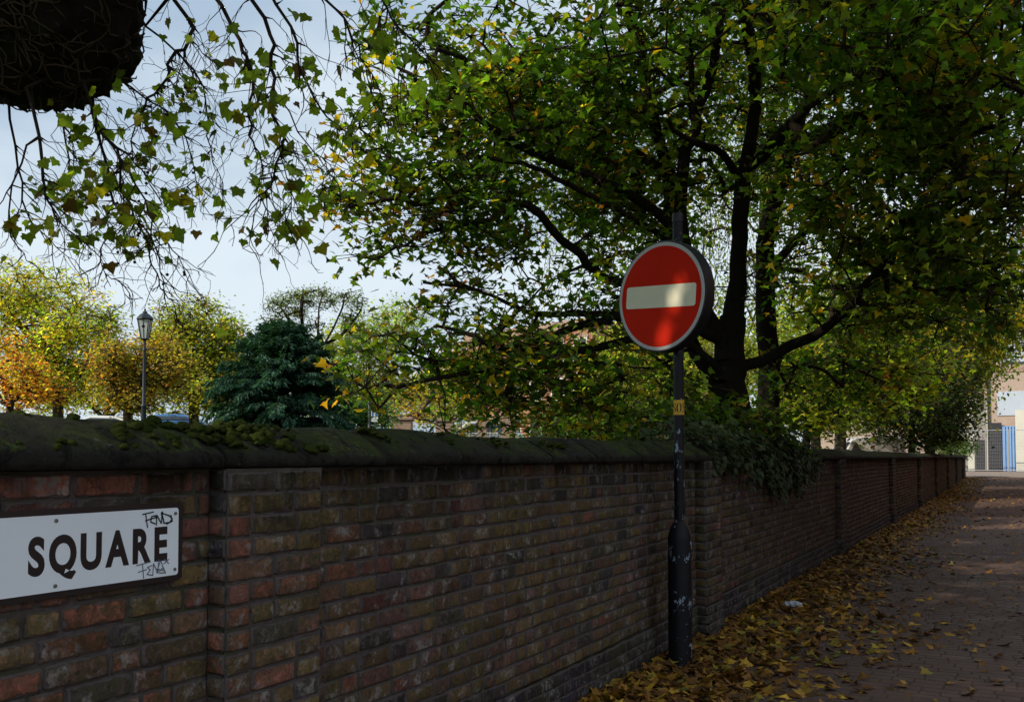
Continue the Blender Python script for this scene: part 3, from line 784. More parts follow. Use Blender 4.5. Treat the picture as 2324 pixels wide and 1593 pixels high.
b = MB(); n = len(bar); b.add([HP(x, y_, .0051) for x, y_ in bar] + [HP(x, y_, .0062) for x, y_ in bar], [tuple(range(n))[::-1], tuple(range(n, 2 * n))] + [(i, (i + 1) % n, n + (i + 1) % n, n + i) for i in range(n)])
setpar(b.build('white_bar', M['whitesheet']), sign)
for dz in (-.22, .22):
    b = MB(); b.lathe([(.046, 0), (.046, .035)], 20, (PX, PY, 2.755 + dz)); c0 = np.array([PX, PY, 2.7725 + dz]); 
    Mx = Matrix([[hvec[0], nvec[0], 0, c0[0]], [hvec[1], nvec[1], 0, c0[1]], [0, 0, 1, c0[2]], [0, 0, 0, 1]])
    b.box(-.03, .03, .02, .06, -.0172, .0172, Mx); setpar(b.build('clamp', M['signbox'], smooth=True), sign)
# sun gap: leaves that would stand between the sun and two strips of the sign face
def sun_gap(X, pad=.06):
    d = X - SCN; s_ = d @ SUNV
    den = float(SUNV @ nvec); tt = (d @ nvec) / den
    q = d - tt[:, None] * SUNV[None]
    a = q @ hr; b_ = q @ ur
    def seg(p0, p1, w):
        p0 = np.array(p0); p1 = np.array(p1); L = p1 - p0; u = np.clip(((a - p0[0]) * L[0] + (b_ - p0[1]) * L[1]) / (L @ L), 0, 1)
        return np.hypot(a - p0[0] - u * L[0], b_ - p0[1] - u * L[1]) < w
    return (tt > .2) & ((seg((.19, .10), (.03, -.36), .034 + pad) | seg((-.12, .08), (-.08, -.08), pad - .035)))
# ------------------------------------------------------------------ trees behind the wall
GREENS = [((.078, .130, .018), 6), ((.115, .165, .022), 5), ((.050, .085, .020), 5), ((.20, .22, .025), 2.2), ((.40, .26, .02), 1.1), ((.34, .15, .02), .4), ((.13, .07, .025), .4)]
DGREENS = [((.055, .095, .014), 6), ((.075, .12, .016), 5), ((.040, .070, .015), 4), ((.15, .16, .02), 1.5), ((.20, .13, .018), .6), ((.09, .05, .02), .4)]
def pl(*pts): return [P(*q) for q in pts]
# the big maple
g0 = P(1662, 1000, 13.0); base = np.array([g0[0], g0[1], float(gz(g0[0], g0[1])) - .1])
rng = np.random.default_rng(21); sk = Skel()
sk.limb([base] + pl((1662, 1000, 13), (1660, 900, 13), (1655, 810, 13), (1664, 720, 13)), [.34, .25, .23, .21, .18], rng=rng)
sk.limb(pl((1664, 720, 13), (1674, 600, 13), (1678, 505, 12.9), (1692, 385, 12.8), (1707, 300, 12.6), (1712, 197, 12.4), (1707, 110, 12.2), (1690, 20, 12), (1670, -90, 11.8)), [.155, .108, .10, .092, .084, .074, .064, .05, .04], 'near', rng=rng)
sk.limb(pl((1655, 810, 13), (1620, 740, 12.9), (1575, 660, 12.8), (1550, 540, 12.7), (1552, 370, 12.6), (1576, 300, 12.5), (1590, 231, 12.4), (1617, 156, 12.2), (1632, 90, 12), (1640, -20, 11.7)), [.14, .115, .10, .09, .082, .076, .070, .062, .054, .04], 'near', rng=rng)
sk.limb(pl((1640, 890, 13), (1600, 830, 13.1), (1550, 720, 13.3), (1520, 600, 13.5), (1518, 500, 13.6), (1520, 420, 13.7), (1490, 300, 13.7), (1470, 180, 13.6), (1450, 60, 13.4)), [.11, .095, .085, .075, .07, .066, .058, .05, .04], 'near', rng=rng)
sk.limb(pl((1576, 300, 12.5), (1570, 190, 12.5), (1566, 60, 12.4)), [.05, .04, .03], 'near', rng=rng)
sk.limb(pl((1675, 406, 12.8), (1640, 350, 12.4), (1579, 324, 12.0), (1520, 280, 11.5)), [.055, .05, .045, .03], 'near', rng=rng)
sk.limb(pl((1695, 828, 13), (1780, 792, 12.8), (1850, 762, 12.5), (1920, 705, 12.1), (1990, 622, 11.6), (2070, 570, 11.2), (2170, 540, 10.8)), [.085, .075, .068, .06, .055, .045, .03], 'near', rng=rng)
sk.limb(pl((1630, 770, 12.9), (1540, 730, 12.4), (1409, 719, 12.0), (1363, 730, 11.9), (1272, 754, 11.6), (1211, 780, 11.4), (1126, 788, 11.2), (1075, 762, 11.0), (990, 740, 10.8)), [.075, .068, .06, .055, .048, .042, .035, .028, .018], 'near', rng=rng)
sk.limb(pl((1640, 850, 12.9), (1540, 760, 12.3), (1436, 769, 12.0), (1342, 792, 11.8), (1257, 800, 11.6), (1150, 824, 11.3), (1040, 850, 11.0), (900, 880, 10.6)), [.06, .055, .05, .045, .038, .03, .022, .014], 'near', rng=rng)
sk.limb(pl((1550, 540, 12.7), (1450, 455, 12.4), (1331, 398, 12.0), (1242, 358, 11.8), (1151, 319, 11.6), (1084, 267, 11.4), (1000, 180, 11.2), (940, 110, 11)), [.075, .065, .058, .052, .044, .034, .024, .016], 'near', rng=rng)
sk.limb(pl((1548, 560, 12.7), (1440, 500, 12.3), (1331, 440, 12.0), (1260, 405, 11.8), (1181, 370, 11.6), (1060, 350, 11.4)), [.05, .045, .04, .035, .028, .018], 'near', rng=rng)
sk.limb(pl((1575, 660, 12.8), (1400, 640, 12.3), (1330, 600, 12.1), (1273, 544, 11.9), (1197, 465, 11.7), (1084, 437, 11.4), (984, 456, 11.1), (877, 453, 10.8), (790, 470, 10.6)), [.07, .06, .055, .05, .045, .038, .03, .022, .014], 'near', rng=rng)
sk.limb(pl((1180, 460, 11.7), (1106, 501, 11.5), (993, 522, 11.2), (900, 560, 11)), [.032, .028, .02, .014], 'near', rng=rng)
sk.limb(pl((1409, 719, 12), (1250, 715, 11.9), (1180, 700, 11.8), (1080, 660, 11.6), (960, 640, 11.3)), [.045, .035, .028, .022, .014], 'near', rng=rng)
sk.limb(pl((1692, 385, 12.8), (1800, 280, 12.0), (1900, 200, 11.2), (2020, 140, 10.4)), [.06, .05, .04, .025], 'near', rng=rng)
sk.limb(pl((1840, 340, 11.8), (1940, 270, 11.2), (2080, 255, 10.6), (2200, 300, 10.0)), [.045, .04, .03, .02], 'near', rng=rng)
def BL(px, py, Z, rx, rz_, ry=None, w=1.0): return (P(px, py, Z), np.array([rx, ry or rx, rz_]), w)
blobs = [BL(960, 150, 11.6, .8, .8), BL(1100, 120, 12.0, 1.0, .9), BL(1000, 260, 11.4, 1.0, .8), BL(880, 330, 11.2, .60, .55, None, 1.3), BL(1150, 300, 12, 1.1, .9), BL(805, 405, 10.9, .50, .40, None, 1.8), BL(950, 430, 11.2, .9, .7), BL(765, 462, 10.7, .30, .26, None, 2.5),
         BL(865, 545, 11, .55, .38, None, 1.4), BL(1080, 480, 11.6, 1.1, .75), BL(1240, 430, 12.2, 1.1, 1.0), BL(1300, 200, 12.6, 1.3, 1.1), BL(1480, 130, 13, 1.2, 1.0), BL(1450, 330, 12.8, 1.1, 1.0),
         BL(1000, 650, 11.3, .75, .5), BL(1090, 600, 11.6, .7, .55), BL(950, 740, 11.0, .75, .5), BL(875, 830, 10.7, .68, .42, None, 1.5), BL(832, 890, 10.5, .48, .26, None, 2), BL(1000, 870, 11, .8, .5), BL(1150, 840, 11.5, 1.0, .55, None, 1.8), BL(1060, 930, 11, .75, .30), BL(1240, 880, 11.8, .9, .5, None, 1.8), BL(1280, 760, 12, .9, .45, None, .5), BL(1100, 770, 11.4, .8, .40, None, .6),
         BL(1140, 690, 11.8, .8, .32, None, .7), BL(1330, 680, 12.2, .7, .5), BL(1400, 850, 12.4, 1.0, .60), BL(1300, 930, 12.0, .9, .35), BL(1420, 580, 12.4, .9, .7), BL(1480, 930, 12.5, .7, .35),
         BL(1650, 90, 14.2, 1.5, 1.0, None, .7), BL(1870, 90, 11.2, 1.4, .7, 1.8, .6), BL(2030, 170, 10.4, 1.2, .8, 1.8, .6), BL(2150, 110, 9.6, 1.2, .7, 1.6, .6), BL(1630, 330, 15.2, 1.3, 1.0, None, .7), BL(1800, 420, 17.0, 1.2, .8, None, .6),
         BL(1950, 420, 11.6, 1.2, .8, 1.8), BL(2120, 420, 10.8, 1.1, .8, 1.8), BL(2250, 300, 10.0, 1.0, 1.0, 1.8), BL(2240, 560, 10.8, .9, .7, 1.6), BL(2080, 620, 11.6, 1.0, .6, 1.6), BL(1900, 640, 12.4, 1.0, .6, 1.6), BL(2200, 700, 11.8, .8, .4, 1.5), BL(1850, 860, 14, 1.0, .4, 1.4),
         BL(1300, 350, 15, 1.5, 1.2), BL(1450, 500, 15.6, 1.3, 1.0), BL(1200, 220, 14.6, 1.4, 1.0), BL(1560, -230, 12.8, 2.6, 1.0, 2.6, .55), BL(1250, -200, 12.2, 2.2, .8, 2.2, .55), BL(1850, -260, 11.5, 2.6, 1.1, 2.8, .6), BL(2250, -260, 10, 2.6, 1.1, 2.8, .6), BL(1600, 30, 9.0, 1.2, .5, 1.2, .35), BL(1850, 20, 8.6, 1.2, .5, 1.2, .5), BL(2150, 20, 8.4, 1.3, .6, 1.4, .7)]  # rear blobs added to shade the sycamore stem, unseen upper ones the crown
ntri = 0
def autumn_edge(pos, cols, rng):
    # the outermost lower twigs have turned yellow and orange
    x_, y_, _ = proj(pos); w = np.clip((930 - x_) / 260, 0, 1) * .30 + ((y_ > 820) & (x_ < 960)) * .14 + ((x_ > 1000) & (x_ < 1500) & (y_ > 780)) * .10
    k = rng.random(len(pos)) < w; alt = pick_colors(len(pos), rng, [((.46, .28, .02), 4), ((.44, .19, .02), 2), ((.28, .26, .03), 3)], .2)
    return np.where(k[:, None], alt, cols)
tree('maple_tree', 'large spreading maple with several dark stems behind the no entry sign', sk, blobs, 1960, 26, .20, 'mid', .108, GREENS, 31, tint=autumn_edge, singles=300, singlekind='maple', tip=.0042, power=.40, tilt=1.0, droop=.35, thick=.045, cvar=.3, step=.4, reject=sun_gap)

def simple_trunk(px, Z, pys, rs, seed, zs=None):
    """trunk through picture points at one column list; returns skeleton"""
    rng = np.random.default_rng(seed); sk = Skel()
    p0 = P(px[0], pys[0], Z); base = np.array([p0[0], p0[1], float(gz(p0[0], p0[1])) - .1])
    sk.limb([base] + [P(a, b_, Z if zs is None else zs[i]) for i, (a, b_) in enumerate(zip(px, pys))], [rs[0] * 1.3] + list(rs), rng=rng)
    return sk, rng
# second tree: the dark leaning stem right of the maple
sk, rng = simple_trunk([1746, 1745, 1740, 1736, 1760, 1791, 1815, 1846, 1870], 16.2, [1000, 900, 760, 556, 454, 351, 266, 197, 80], [.21, .19, .175, .155, .14, .128, .115, .10, .075], 41)
sk.limb(pl((1795, 345, 16.2), (1860, 300, 15.6), (1960, 262, 15), (2080, 250, 14.4), (2200, 290, 14)), [.09, .08, .065, .05, .03], 'near', rng=rng)
sk.limb(pl((1745, 620, 16.2), (1830, 520, 15.8), (1900, 505, 15.4), (2000, 460, 15)), [.08, .07, .055, .04], 'near', rng=rng)
blobs = [BL(1900, 250, 15.5, 1.7, 1.3, 2.2), BL(2080, 330, 15, 1.6, 1.2, 2.2), BL(2230, 250, 15, 1.5, 1.3, 2.4), BL(1740, 160, 19, 1.8, 1.4), BL(1900, 560, 16, 1.3, .9, 2), BL(2050, 700, 16.5, 1.3, .7, 2), BL(2200, 600, 16, 1.3, 1.0, 2.2), BL(1880, 760, 16.5, .9, .5), BL(2000, 60, 14, 2.0, 1.0, 2.4), BL(2250, 60, 13.5, 2.0, 1.2, 2.4)]
tree('sycamore_tree', 'dark leaning sycamore stem directly behind the spreading maple trunk', sk, blobs, 430, 26, .26, 'mid', .115, DGREENS, 51, tip=.005, power=.40, thick=.05, cvar=.3, reject=sun_gap)
# weeping birch further back
sk, rng = simple_trunk([1735, 1735, 1738, 1752, 1765, 1770], 22, [1000, 700, 410, 300, 200, 60], [.17, .15, .13, .11, .08, .05], 43)
blobs = [BL(1560, 420, 21, 2.6, 2.2, 2.2), BL(1330, 500, 21, 1.6, 1.6, 1.6), BL(1250, 330, 22, 1.6, 1.8), BL(1750, 500, 22, 2.5, 2.2), BL(1550, 150, 22, 3, 2), BL(1880, 250, 22, 2.6, 2.2), BL(1500, 700, 21, 2.2, 1.4), BL(1330, 260, 21.5, 1.4, 1.6)]
BIRCH = [((.16, .20, .04), 5), ((.22, .25, .05), 5), ((.11, .15, .04), 3), ((.42, .33, .05), 1.6)]
tree('weeping_birch', 'tall weeping birch with fine pale leaves rising behind the maple', sk, blobs, 520, 34, .34, 'simple', .085, BIRCH, 53, tip=.005, power=.42, thick=.06, hang=1.3, tilt=1.6, droop=1.4, cvar=.25)
# the slim pale stem and yellow shrubs along the inside of the wall
sk, rng = simple_trunk([1907, 1905, 1903, 1900, 1890], 24, [1010, 920, 840, 740, 640], [.095, .09, .08, .06, .035], 45)
YG = [((.19, .23, .03), 5), ((.27, .26, .03), 4), ((.11, .15, .025), 4), ((.44, .31, .03), 2.2)]
blobs = [BL(1900, 830, 24, 1.5, .9, 1.6), BL(1840, 920, 23, 1.0, .6), BL(1980, 900, 24, 1.2, .7, 1.6), BL(1960, 760, 24, 1.5, .8, 1.8), BL(2060, 830, 25, 1.3, .8, 1.8)]
tree('young_lime_tree', 'slim pale trunk with yellow green leaves above the wall coping', sk, blobs, 260, 34, .3, 'mid', .13, YG, 55, bark='birch', tip=.005, thick=.03, cvar=.3)
sk, rng = simple_trunk([1830, 1835, 1840], 20, [1000, 960, 900], [.06, .05, .03], 46)
blobs = [BL(1830, 930, 20, .9, .55, 1.0), BL(1800, 850, 20.5, .9, .7), BL(1880, 960, 21, .6, .35)]
tree('yellow_shrub', 'bright yellow green shrub close behind the wall beside the dark stem', sk, blobs, 110, 34, .24, 'mid', .11, YG, 56, 'shrub', tip=.004, thick=.03)
EV = [((.018, .032, .010), 6), ((.028, .042, .012), 4), ((.05, .05, .015), 1), ((.09, .035, .015), .4)]
sk, rng = simple_trunk([2070, 2072, 2080], 34, [1010, 940, 860], [.12, .1, .06], 47)
blobs = [BL(2080, 930, 34, 2.0, 1.5, 2.5), BL(2010, 960, 33, 1.0, .9), BL(2120, 860, 36, 1.6, 1.5, 2.5), BL(2140, 960, 38, 1.2, 1.1, 2.5)]
tree('evergreen_bush', 'dense dark evergreen bush leaning over the far part of the wall', sk, blobs, 420, 40, .3, 'simple', .16, EV, 57, 'bush', tip=.005, thick=.04, cvar=.35)
sk, rng = simple_trunk([2110, 2112, 2110, 2100, 2090], 44, [1015, 900, 780, 680, 560], [.2, .18, .16, .12, .06], 48)
blobs = [BL(2130, 760, 44, 2.6, 2.0, 4), BL(2060, 700, 42, 2.4, 2.0, 3), BL(2200, 780, 44, 1.6, 1.6, 3), BL(2230, 640, 42, 2.6, 2.2, 3), BL(2100, 560, 43, 3, 2.4, 3), BL(2180, 860, 46, 1.0, 1.0, 2.0), BL(2215, 890, 47, .8, .9, 1.6), BL(2245, 790, 46, 1.0, 1.0, 2), BL(2300, 720, 44, 1.4, 1.2, 2.4)]
tree('ash_tree', 'yellowing ash tree drooping over the lane near the far end of the wall', sk, blobs, 580, 44, .5, 'simple', .2, YG, 58, tip=.008, thick=.06, hang=.9, tilt=1.4, droop=1.0)
sk, rng = simple_trunk([2160, 2160], 58, [1020, 990], [.05, .03], 49)
blobs = [BL(2165, 1015, 58, 1.2, .6, 2.5), BL(2150, 1000, 52, 1.0, .7, 2)]
tree('leafy_bush', 'pale green bush spilling over the last length of wall', sk, blobs, 90, 40, .3, 'simple', .15, [((.09, .12, .03), 4), ((.05, .08, .02), 3)], 60, 'bush', tip=.005, thick=.04)
# low hedge shrubs between the maple and the gate
sk, rng = simple_trunk([1330, 1335], 15, [995, 940], [.04, .02], 61)
tree('dark_shrub', 'dull dark twiggy shrub peeping over the coping between gate and sign post', sk, [BL(1340, 960, 15, 1.3, .42), BL(1250, 975, 15, .7, .3), BL(1430, 960, 15, .8, .4)], 170, 30, .2, 'simple', .085, DGREENS, 62, 'shrub', tip=.004, thick=.03)
sk, rng = simple_trunk([1560, 1565], 11, [1000, 960], [.03, .02], 63)
tree('bramble_shrub', 'glossy green shrub growing up behind the ivy at the post', sk, [BL(1580, 965, 11, .5, .3), BL(1680, 975, 11.2, .6, .25), BL(1500, 975, 11.4, .4, .2)], 70, 26, .16, 'ivy', .10, DGREENS, 64, 'shrub', tip=.0035, thick=.02)

# ------------------------------------------------------------------ plane tree over the camera's left
PLANE = [((.17, .22, .026), 6), ((.22, .26, .028), 4), ((.12, .165, .026), 4), ((.42, .32, .02), 1.2), ((.10, .05, .02), 1.2), ((.16, .13, .02), 1.5)]
rng = np.random.default_rng(77); sk = Skel()
tb = P(-800, 1000, 7.6); tb = np.array([tb[0], tb[1], float(gz(tb[0], tb[1])) - .1])
burr = P(40, 20, 8.0)
sk.limb([tb, tb + np.array([.1, .1, 1.6]), tb + np.array([.2, .2, 3.4]), burr - RV * 1.6 + np.array([0, 0, -.1]), burr, burr + np.array([.2, .1, 1.4]), burr + np.array([.3, -.8, 3.0]), burr + np.array([.0, -1.6, 5])], [.62, .52, .46, .34, .34, .34, .3, .2], rng=rng)
hang = [
    ([(300, -120, 8), (425, 40, 7.9), (430, 90, 7.8), (387, 136, 7.8), (380, 177, 7.7), (350, 215, 7.7), (325, 250, 7.7), (309, 280, 7.7), (300, 340, 7.6), (330, 400, 7.6)], .030),
    ([(150, 130, 7.9), (200, 215, 7.8), (218, 277, 7.8), (243, 316, 7.7), (270, 355, 7.7), (272, 423, 7.7), (300, 470, 7.6), (330, 520, 7.5), (352, 560, 7.5), (372, 640, 7.5), (430, 666, 7.4)], .026),
    ([(200, 220, 7.8), (243, 377, 7.9), (257, 457, 7.9), (289, 486, 7.9), (316, 514, 7.9), (339, 568, 7.8), (357, 621, 7.8), (364, 655, 7.8), (391, 682, 7.7), (400, 740, 7.7)], .022),
    ([(257, 457, 7.9), (245, 484, 8), (244, 541, 8), (228, 580, 8), (238, 619, 8), (270, 637, 7.9), (284, 678, 7.9)], .012),
    ([(270, 355, 7.7), (330, 454, 7.5), (343, 520, 7.4), (357, 545, 7.4), (391, 568, 7.3), (423, 612, 7.3), (432, 640, 7.3)], .014),
    ([(60, 200, 7.6), (95, 363, 7.5), (102, 425, 7.5), (118, 470, 7.5), (150, 520, 7.4), (200, 560, 7.4)], .026),
    ([(20, 240, 8.2), (40, 380, 8.2), (60, 480, 8.1), (110, 540, 8.1), (170, 590, 8.0)], .020),
    ([(120, 220, 8.3), (150, 330, 8.3), (160, 430, 8.3), (200, 500, 8.2)], .018),
    ([(420, -100, 7.6), (530, 67, 7.5), (560, 129, 7.5), (574, 187, 7.5), (564, 266, 7.4), (574, 320, 7.4), (591, 361, 7.4), (600, 420, 7.4)], .030),
    ([(480, -100, 7.3), (600, 40, 7.2), (615, 122, 7.2), (620, 197, 7.2), (618, 262, 7.2), (646, 314, 7.1), (636, 351, 7.1), (615, 423, 7.1), (588, 443, 7.1), (608, 478, 7.1), (605, 545, 7.1)], .028),
    ([(588, 443, 7.1), (577, 488, 7.1), (567, 546, 7.1), (555, 566, 7.1)], .006),
    ([(636, 351, 7.1), (660, 430, 7.0), (650, 500, 7.0), (668, 530, 7)], .007),
    ([(560, -100, 7), (660, 60, 6.9), (680, 160, 6.9), (731, 252, 6.9), (766, 286, 6.9), (790, 300, 6.9)], .022),
    ([(640, 230, 7.1), (700, 330, 7.0), (740, 370, 7), (730, 420, 7)], .010),
    ([(640, -100, 6.6), (760, 20, 6.5), (800, 90, 6.5), (830, 150, 6.5), (845, 215, 6.5)], .018),
    ([(740, -120, 6.4), (860, -10, 6.3), (900, 60, 6.3), (960, 120, 6.3)], .016),
    ([(330, 60, 8.2), (440, 160, 8.1), (470, 260, 8.1), (480, 340, 8.0), (500, 400, 8.0)], .016),
    ([(240, 180, 8.1), (300, 200, 8.0), (400, 280, 7.9), (440, 380, 7.9), (455, 480, 7.9)], .016),
    ([(60, 330, 7.5), (20, 480, 7.4), (40, 560, 7.4), (80, 600, 7.4)], .014)]
sk.limb([burr, burr + np.array([.8, -.3, .9]), P(420, -160, 7.6), P(640, -180, 6.8), P(860, -200, 6.2), P(1150, -260, 5.4), P(1500, -420, 5)], [.3, .24, .19, .15, .12, .10, .07], 'near', rng=rng)
tips = []
for pts, r0 in hang:
    q = [P(*x) for x in pts]
    ids = sk.limb(q, list(np.linspace(r0 * .62, max(.0028, r0 * .12), len(q))), 'near', sub=3, jit=.012, rng=rng)
    tips.append(ids)
# fine zig-zag twigs, drooping
anchors = []
def twig(par, p, d, L, lev):
    n = max(3, int(L / .07)); last = par; q = p.copy()
    for k in range(n):
        d = d + rng.normal(0, .30, 3) + np.array([0, 0, -.07]); d /= np.linalg.norm(d)
        q = q + d * (L / n); last = sk.node(q, last, .0018 + .0016 * lev * (1 - k / n))
        if lev > 0 and rng.random() < .42:
            e = d + rng.normal(0, .8, 3); e /= np.linalg.norm(e)
            twig(last, q, e, L * rng.uniform(.3, .6), lev - 1)
    anchors.append((last, q))
for ids in tips:
    for j in ids[2:]:
        px_, py_, _ = proj(sk.p[j])
        dens = .95 if px_ < 520 else .7
        for _ in range(2 if py_ < 480 else 1):
            if rng.random() < dens:
                d = RV * rng.normal(.35, .6) + F0 * rng.normal(0, .5) + np.array([0, 0, -rng.uniform(.1, 1.1)]); d /= np.linalg.norm(d)
                twig(j, sk.p[j], d, rng.uniform(.2, .6) * (.7 if py_ > 480 else 1), 1 if rng.random() < .75 else 2)
root = empty('plane_tree', tuple(tb)); tag(root, 'old plane tree with a dark burred bough and thin hanging twigs overhead', 'tree')
r_ = np.array(sk.r)
px_, py_, z_ = proj(np.array([a[1] for a in anchors]))
pos = []
for (nid, q), x_, yy_ in zip(anchors, px_, py_):
    pr = .36
    if x_ < 320 and yy_ > 250: pr = .62
    if x_ > 520: pr = .60
    if yy_ > 540: pr = .08
    if yy_ > 600: pr = .02
    if 700 < x_ and yy_ > 320: pr = .05
    if rng.random() < pr: pos.append(q + rng.normal(0, .03, 3))
pos = np.array(pos); pos = pos[~sun_gap(pos, .12)]
# upper canopy, unseen above and behind the viewer, placed to shade coping and road
up = []
C_ = [((-1.5, 1.5, 9.0), (3.6, 3.6, 1.8)), ((-3.6, 0.0, 8.4), (3.2, 3.8, 1.9)), ((-3.5, -3.2, 8.6), (3.8, 3.6, 2.0)), ((.8, 3.2, 8.0), (2.6, 2.6, 1.2)), ((-6.5, 1.5, 8.0), (2.6, 3.0, 2.0)), ((-1.5, 5.0, 9.2), (2.6, 2.4, 1.3)), ((2.5, 1.0, 8.5), (3, 3, 1.2)), ((-8, -3, 8), (3, 3.5, 2.2)), ((-4, 4.5, 9.0), (2.6, 2.4, 1.3))]
T = in_blobs(rng, [(np.array(a), np.array(b_), 1.0) for a, b_ in C_], 800)
pxx, pyy, zz_ = proj(T); T = T[~((zz_ > 0) & (pyy > -40) & (pxx > -60) & (pxx < 2400))]
kn = SCN + SUNV * rng.uniform(6.5, 13, (150, 1)) + rng.normal(0, .42, (150, 3)); T = np.concatenate([T, kn]); T = T[~sun_gap(T)]  # unseen leaf knot added around the sun ray to shade the sign
pxx, pyy, zz_ = proj(T); T = T[~((zz_ > 0) & (pyy > -40) & (pxx > -60) & (pxx < 2400))]
e_ = sk.reach(T, rng, step=.6)
r_old = np.array(sk.r); wsum = np.zeros(len(sk.p)); wsum[e_] += 1
for i in range(len(sk.p) - 1, -1, -1):
    if sk.par[i] >= 0: wsum[sk.par[i]] += wsum[i]
sk.r = np.maximum(r_old, np.where(wsum > 0, .007 * np.power(np.maximum(wsum, 1), .42), 0)); sk.r = np.minimum(sk.r, .62); sk.r = np.maximum(sk.r, .0017)
r_ = np.array(sk.r)
setpar(link('trunk', sk.mesh('trunk', M['bark'], 14, lambda ix: r_[ix] >= .1)), root)
setpar(link('hanging_branches', sk.mesh('branches', M['twig'], 5, lambda ix: r_[ix] < .1), kind='stuff'), root)
cen = np.repeat(np.arange(len(T)), 42); up = T[cen] + rng.normal(0, .36, (len(cen), 3))
pxx, pyy, zz_ = proj(up); up = up[~((zz_ > 0) & (pyy > -30) & (pxx > -60) & (pxx < 2400))]
n = len(up); Rr_ = rotations(n, rng, .9, .35); sz_ = .165 * rng.uniform(.6, 1.25, n); k_ = ~sun_gap(up + Rr_[:, :, 1] * sz_[:, None] * .5, .06); up = up[k_]; Rr_ = Rr_[k_]; sz_ = sz_[k_]
n = len(up); me = leaf_mesh('crown', 'simple', up, Rr_, sz_, pick_colors(n, rng, PLANE, .3), M['leaf'])
setpar(link('crown', me, kind='stuff'), root)
n = len(pos); R_ = rotations(n, rng, 1.7, .9); size = .092 * rng.uniform(.5, 1.3, n); cols = pick_colors(n, rng, PLANE, .3)
px_, py_, z_ = proj(pos); sc_ = np.where((px_ > 0) & (py_ > 0) & (px_ < 2324), size / z_, -1); sel = np.zeros(n, bool); sel[np.argsort(-sc_)[:300]] = True
single_leaves('plane', pos[sel], R_[sel], size[sel], cols[sel], M['leaf_obj'], root)
if (~sel).any(): setpar(link('hanging_foliage', leaf_mesh('hanging_foliage', 'plane', pos[~sel], R_[~sel], size[~sel], cols[~sel], M['leaf']), kind='stuff'), root)
# the top of the plane tree, unseen, added to shade the maple crown
T2 = in_blobs(rng, [(np.array(a), np.array(b_), 1.0) for a, b_ in [((-4.5, 5, 13), (5, 4, 1.8)), ((-6, 0, 14), (4.5, 4.5, 2.2)), ((-1.5, 3.5, 12), (4, 4, 1.6))]], 200); T2 = T2[~sun_gap(T2)]
cen = np.repeat(np.arange(len(T2)), 26); up = T2[cen] + rng.normal(0, .5, (len(cen), 3)); up = up[~sun_gap(up, .16)]; n = len(up)
tk = Skel(); tk.limb([burr + np.array([.0, -1.6, 5]) * .6, np.array([-5, 2.5, 10.5]), np.array([-5, 3.5, 13.5])], [.28, .2, .1], rng=rng); e2 = tk.reach(T2, rng, step=1.0); tk.radii(e2, .012, .42)
setpar(link('top_branches', tk.mesh('top_branches', M['twig'], 4), kind='stuff'), root)
setpar(link('unseen_shade_crown', leaf_mesh('unseen_shade_crown', 'simple', up, rotations(n, rng, .9, .35), .24 * rng.uniform(.6, 1.25, n), pick_colors(n, rng, PLANE, .3), M['leaf']), kind='stuff'), root)
# burr: a swollen, root-haired mass on the bough
bm = bmesh.new(); bmesh.ops.create_icosphere(bm, subdivisions=5, radius=1)
rr = random.Random(4)
from mathutils import noise as mnoise
for v in bm.verts:
    d = v.co.normalized(); k = 1 + .09 * mnoise.noise(d * 2.2) + .10 * mnoise.noise(d * 5) + .08 * mnoise.noise(d * 14) + .06 * mnoise.noise(d * 33) + rr.uniform(-.02, .02)
    v.co = Vector((d.x * .92 * k, d.y * .90 * k, d.z * .76 * k))
me = bpy.data.meshes.new('burr'); bm.to_mesh(me); bm.free(); me.materials.append(M['bark'])
for p_ in me.polygons: p_.use_smooth = True
o = setpar(link('burr', me), root); bc_ = P(58, 30, 8.0); o.location = bc_
sv = Skel()       # thin ivy stems crawling over the burr
for k in range(90):
    d = rng.normal(0, 1, 3); d[:2] += (CAMPOS[:2] - bc_[:2]) / 8; d[2] -= .3; d /= np.linalg.norm(d); t_ = np.cross(d, rng.normal(0, 1, 3)); last = -1
    for j in range(14):
        t_ = t_ + rng.normal(0, .35, 3) ; t_ -= d * (t_ @ d); t_ /= np.linalg.norm(t_)
        d = d + t_ * .09; d /= np.linalg.norm(d)
        kk = 1.03 + .09 * mnoise.noise(Vector(d) * 2.2) + .10 * mnoise.noise(Vector(d) * 5)
        last = sv.node(bc_ + d * np.array([.92, .90, .76]) * kk + rng.normal(0, .012, 3), last, rng.uniform(.003, .009))
for k in range(420):      # rootlets and dead stubs that fray its outline
    d = rng.normal(0, 1, 3); d /= np.linalg.norm(d); kk = .95 + .09 * mnoise.noise(Vector(d) * 2.2) + .10 * mnoise.noise(Vector(d) * 5); q = bc_ + d * np.array([.92, .90, .76]) * kk; last = sv.node(q, -1, .006); e = d + rng.normal(0, .5, 3)
    for j in range(3):
        e = e + rng.normal(0, .4, 3); q = q + e / np.linalg.norm(e) * rng.uniform(.02, .07); last = sv.node(q, last, .005 - .0012 * j)
setpar(link('clinging_stems', sv.mesh('clinging_stems', M['rootlet'], 5), kind='stuff'), root)
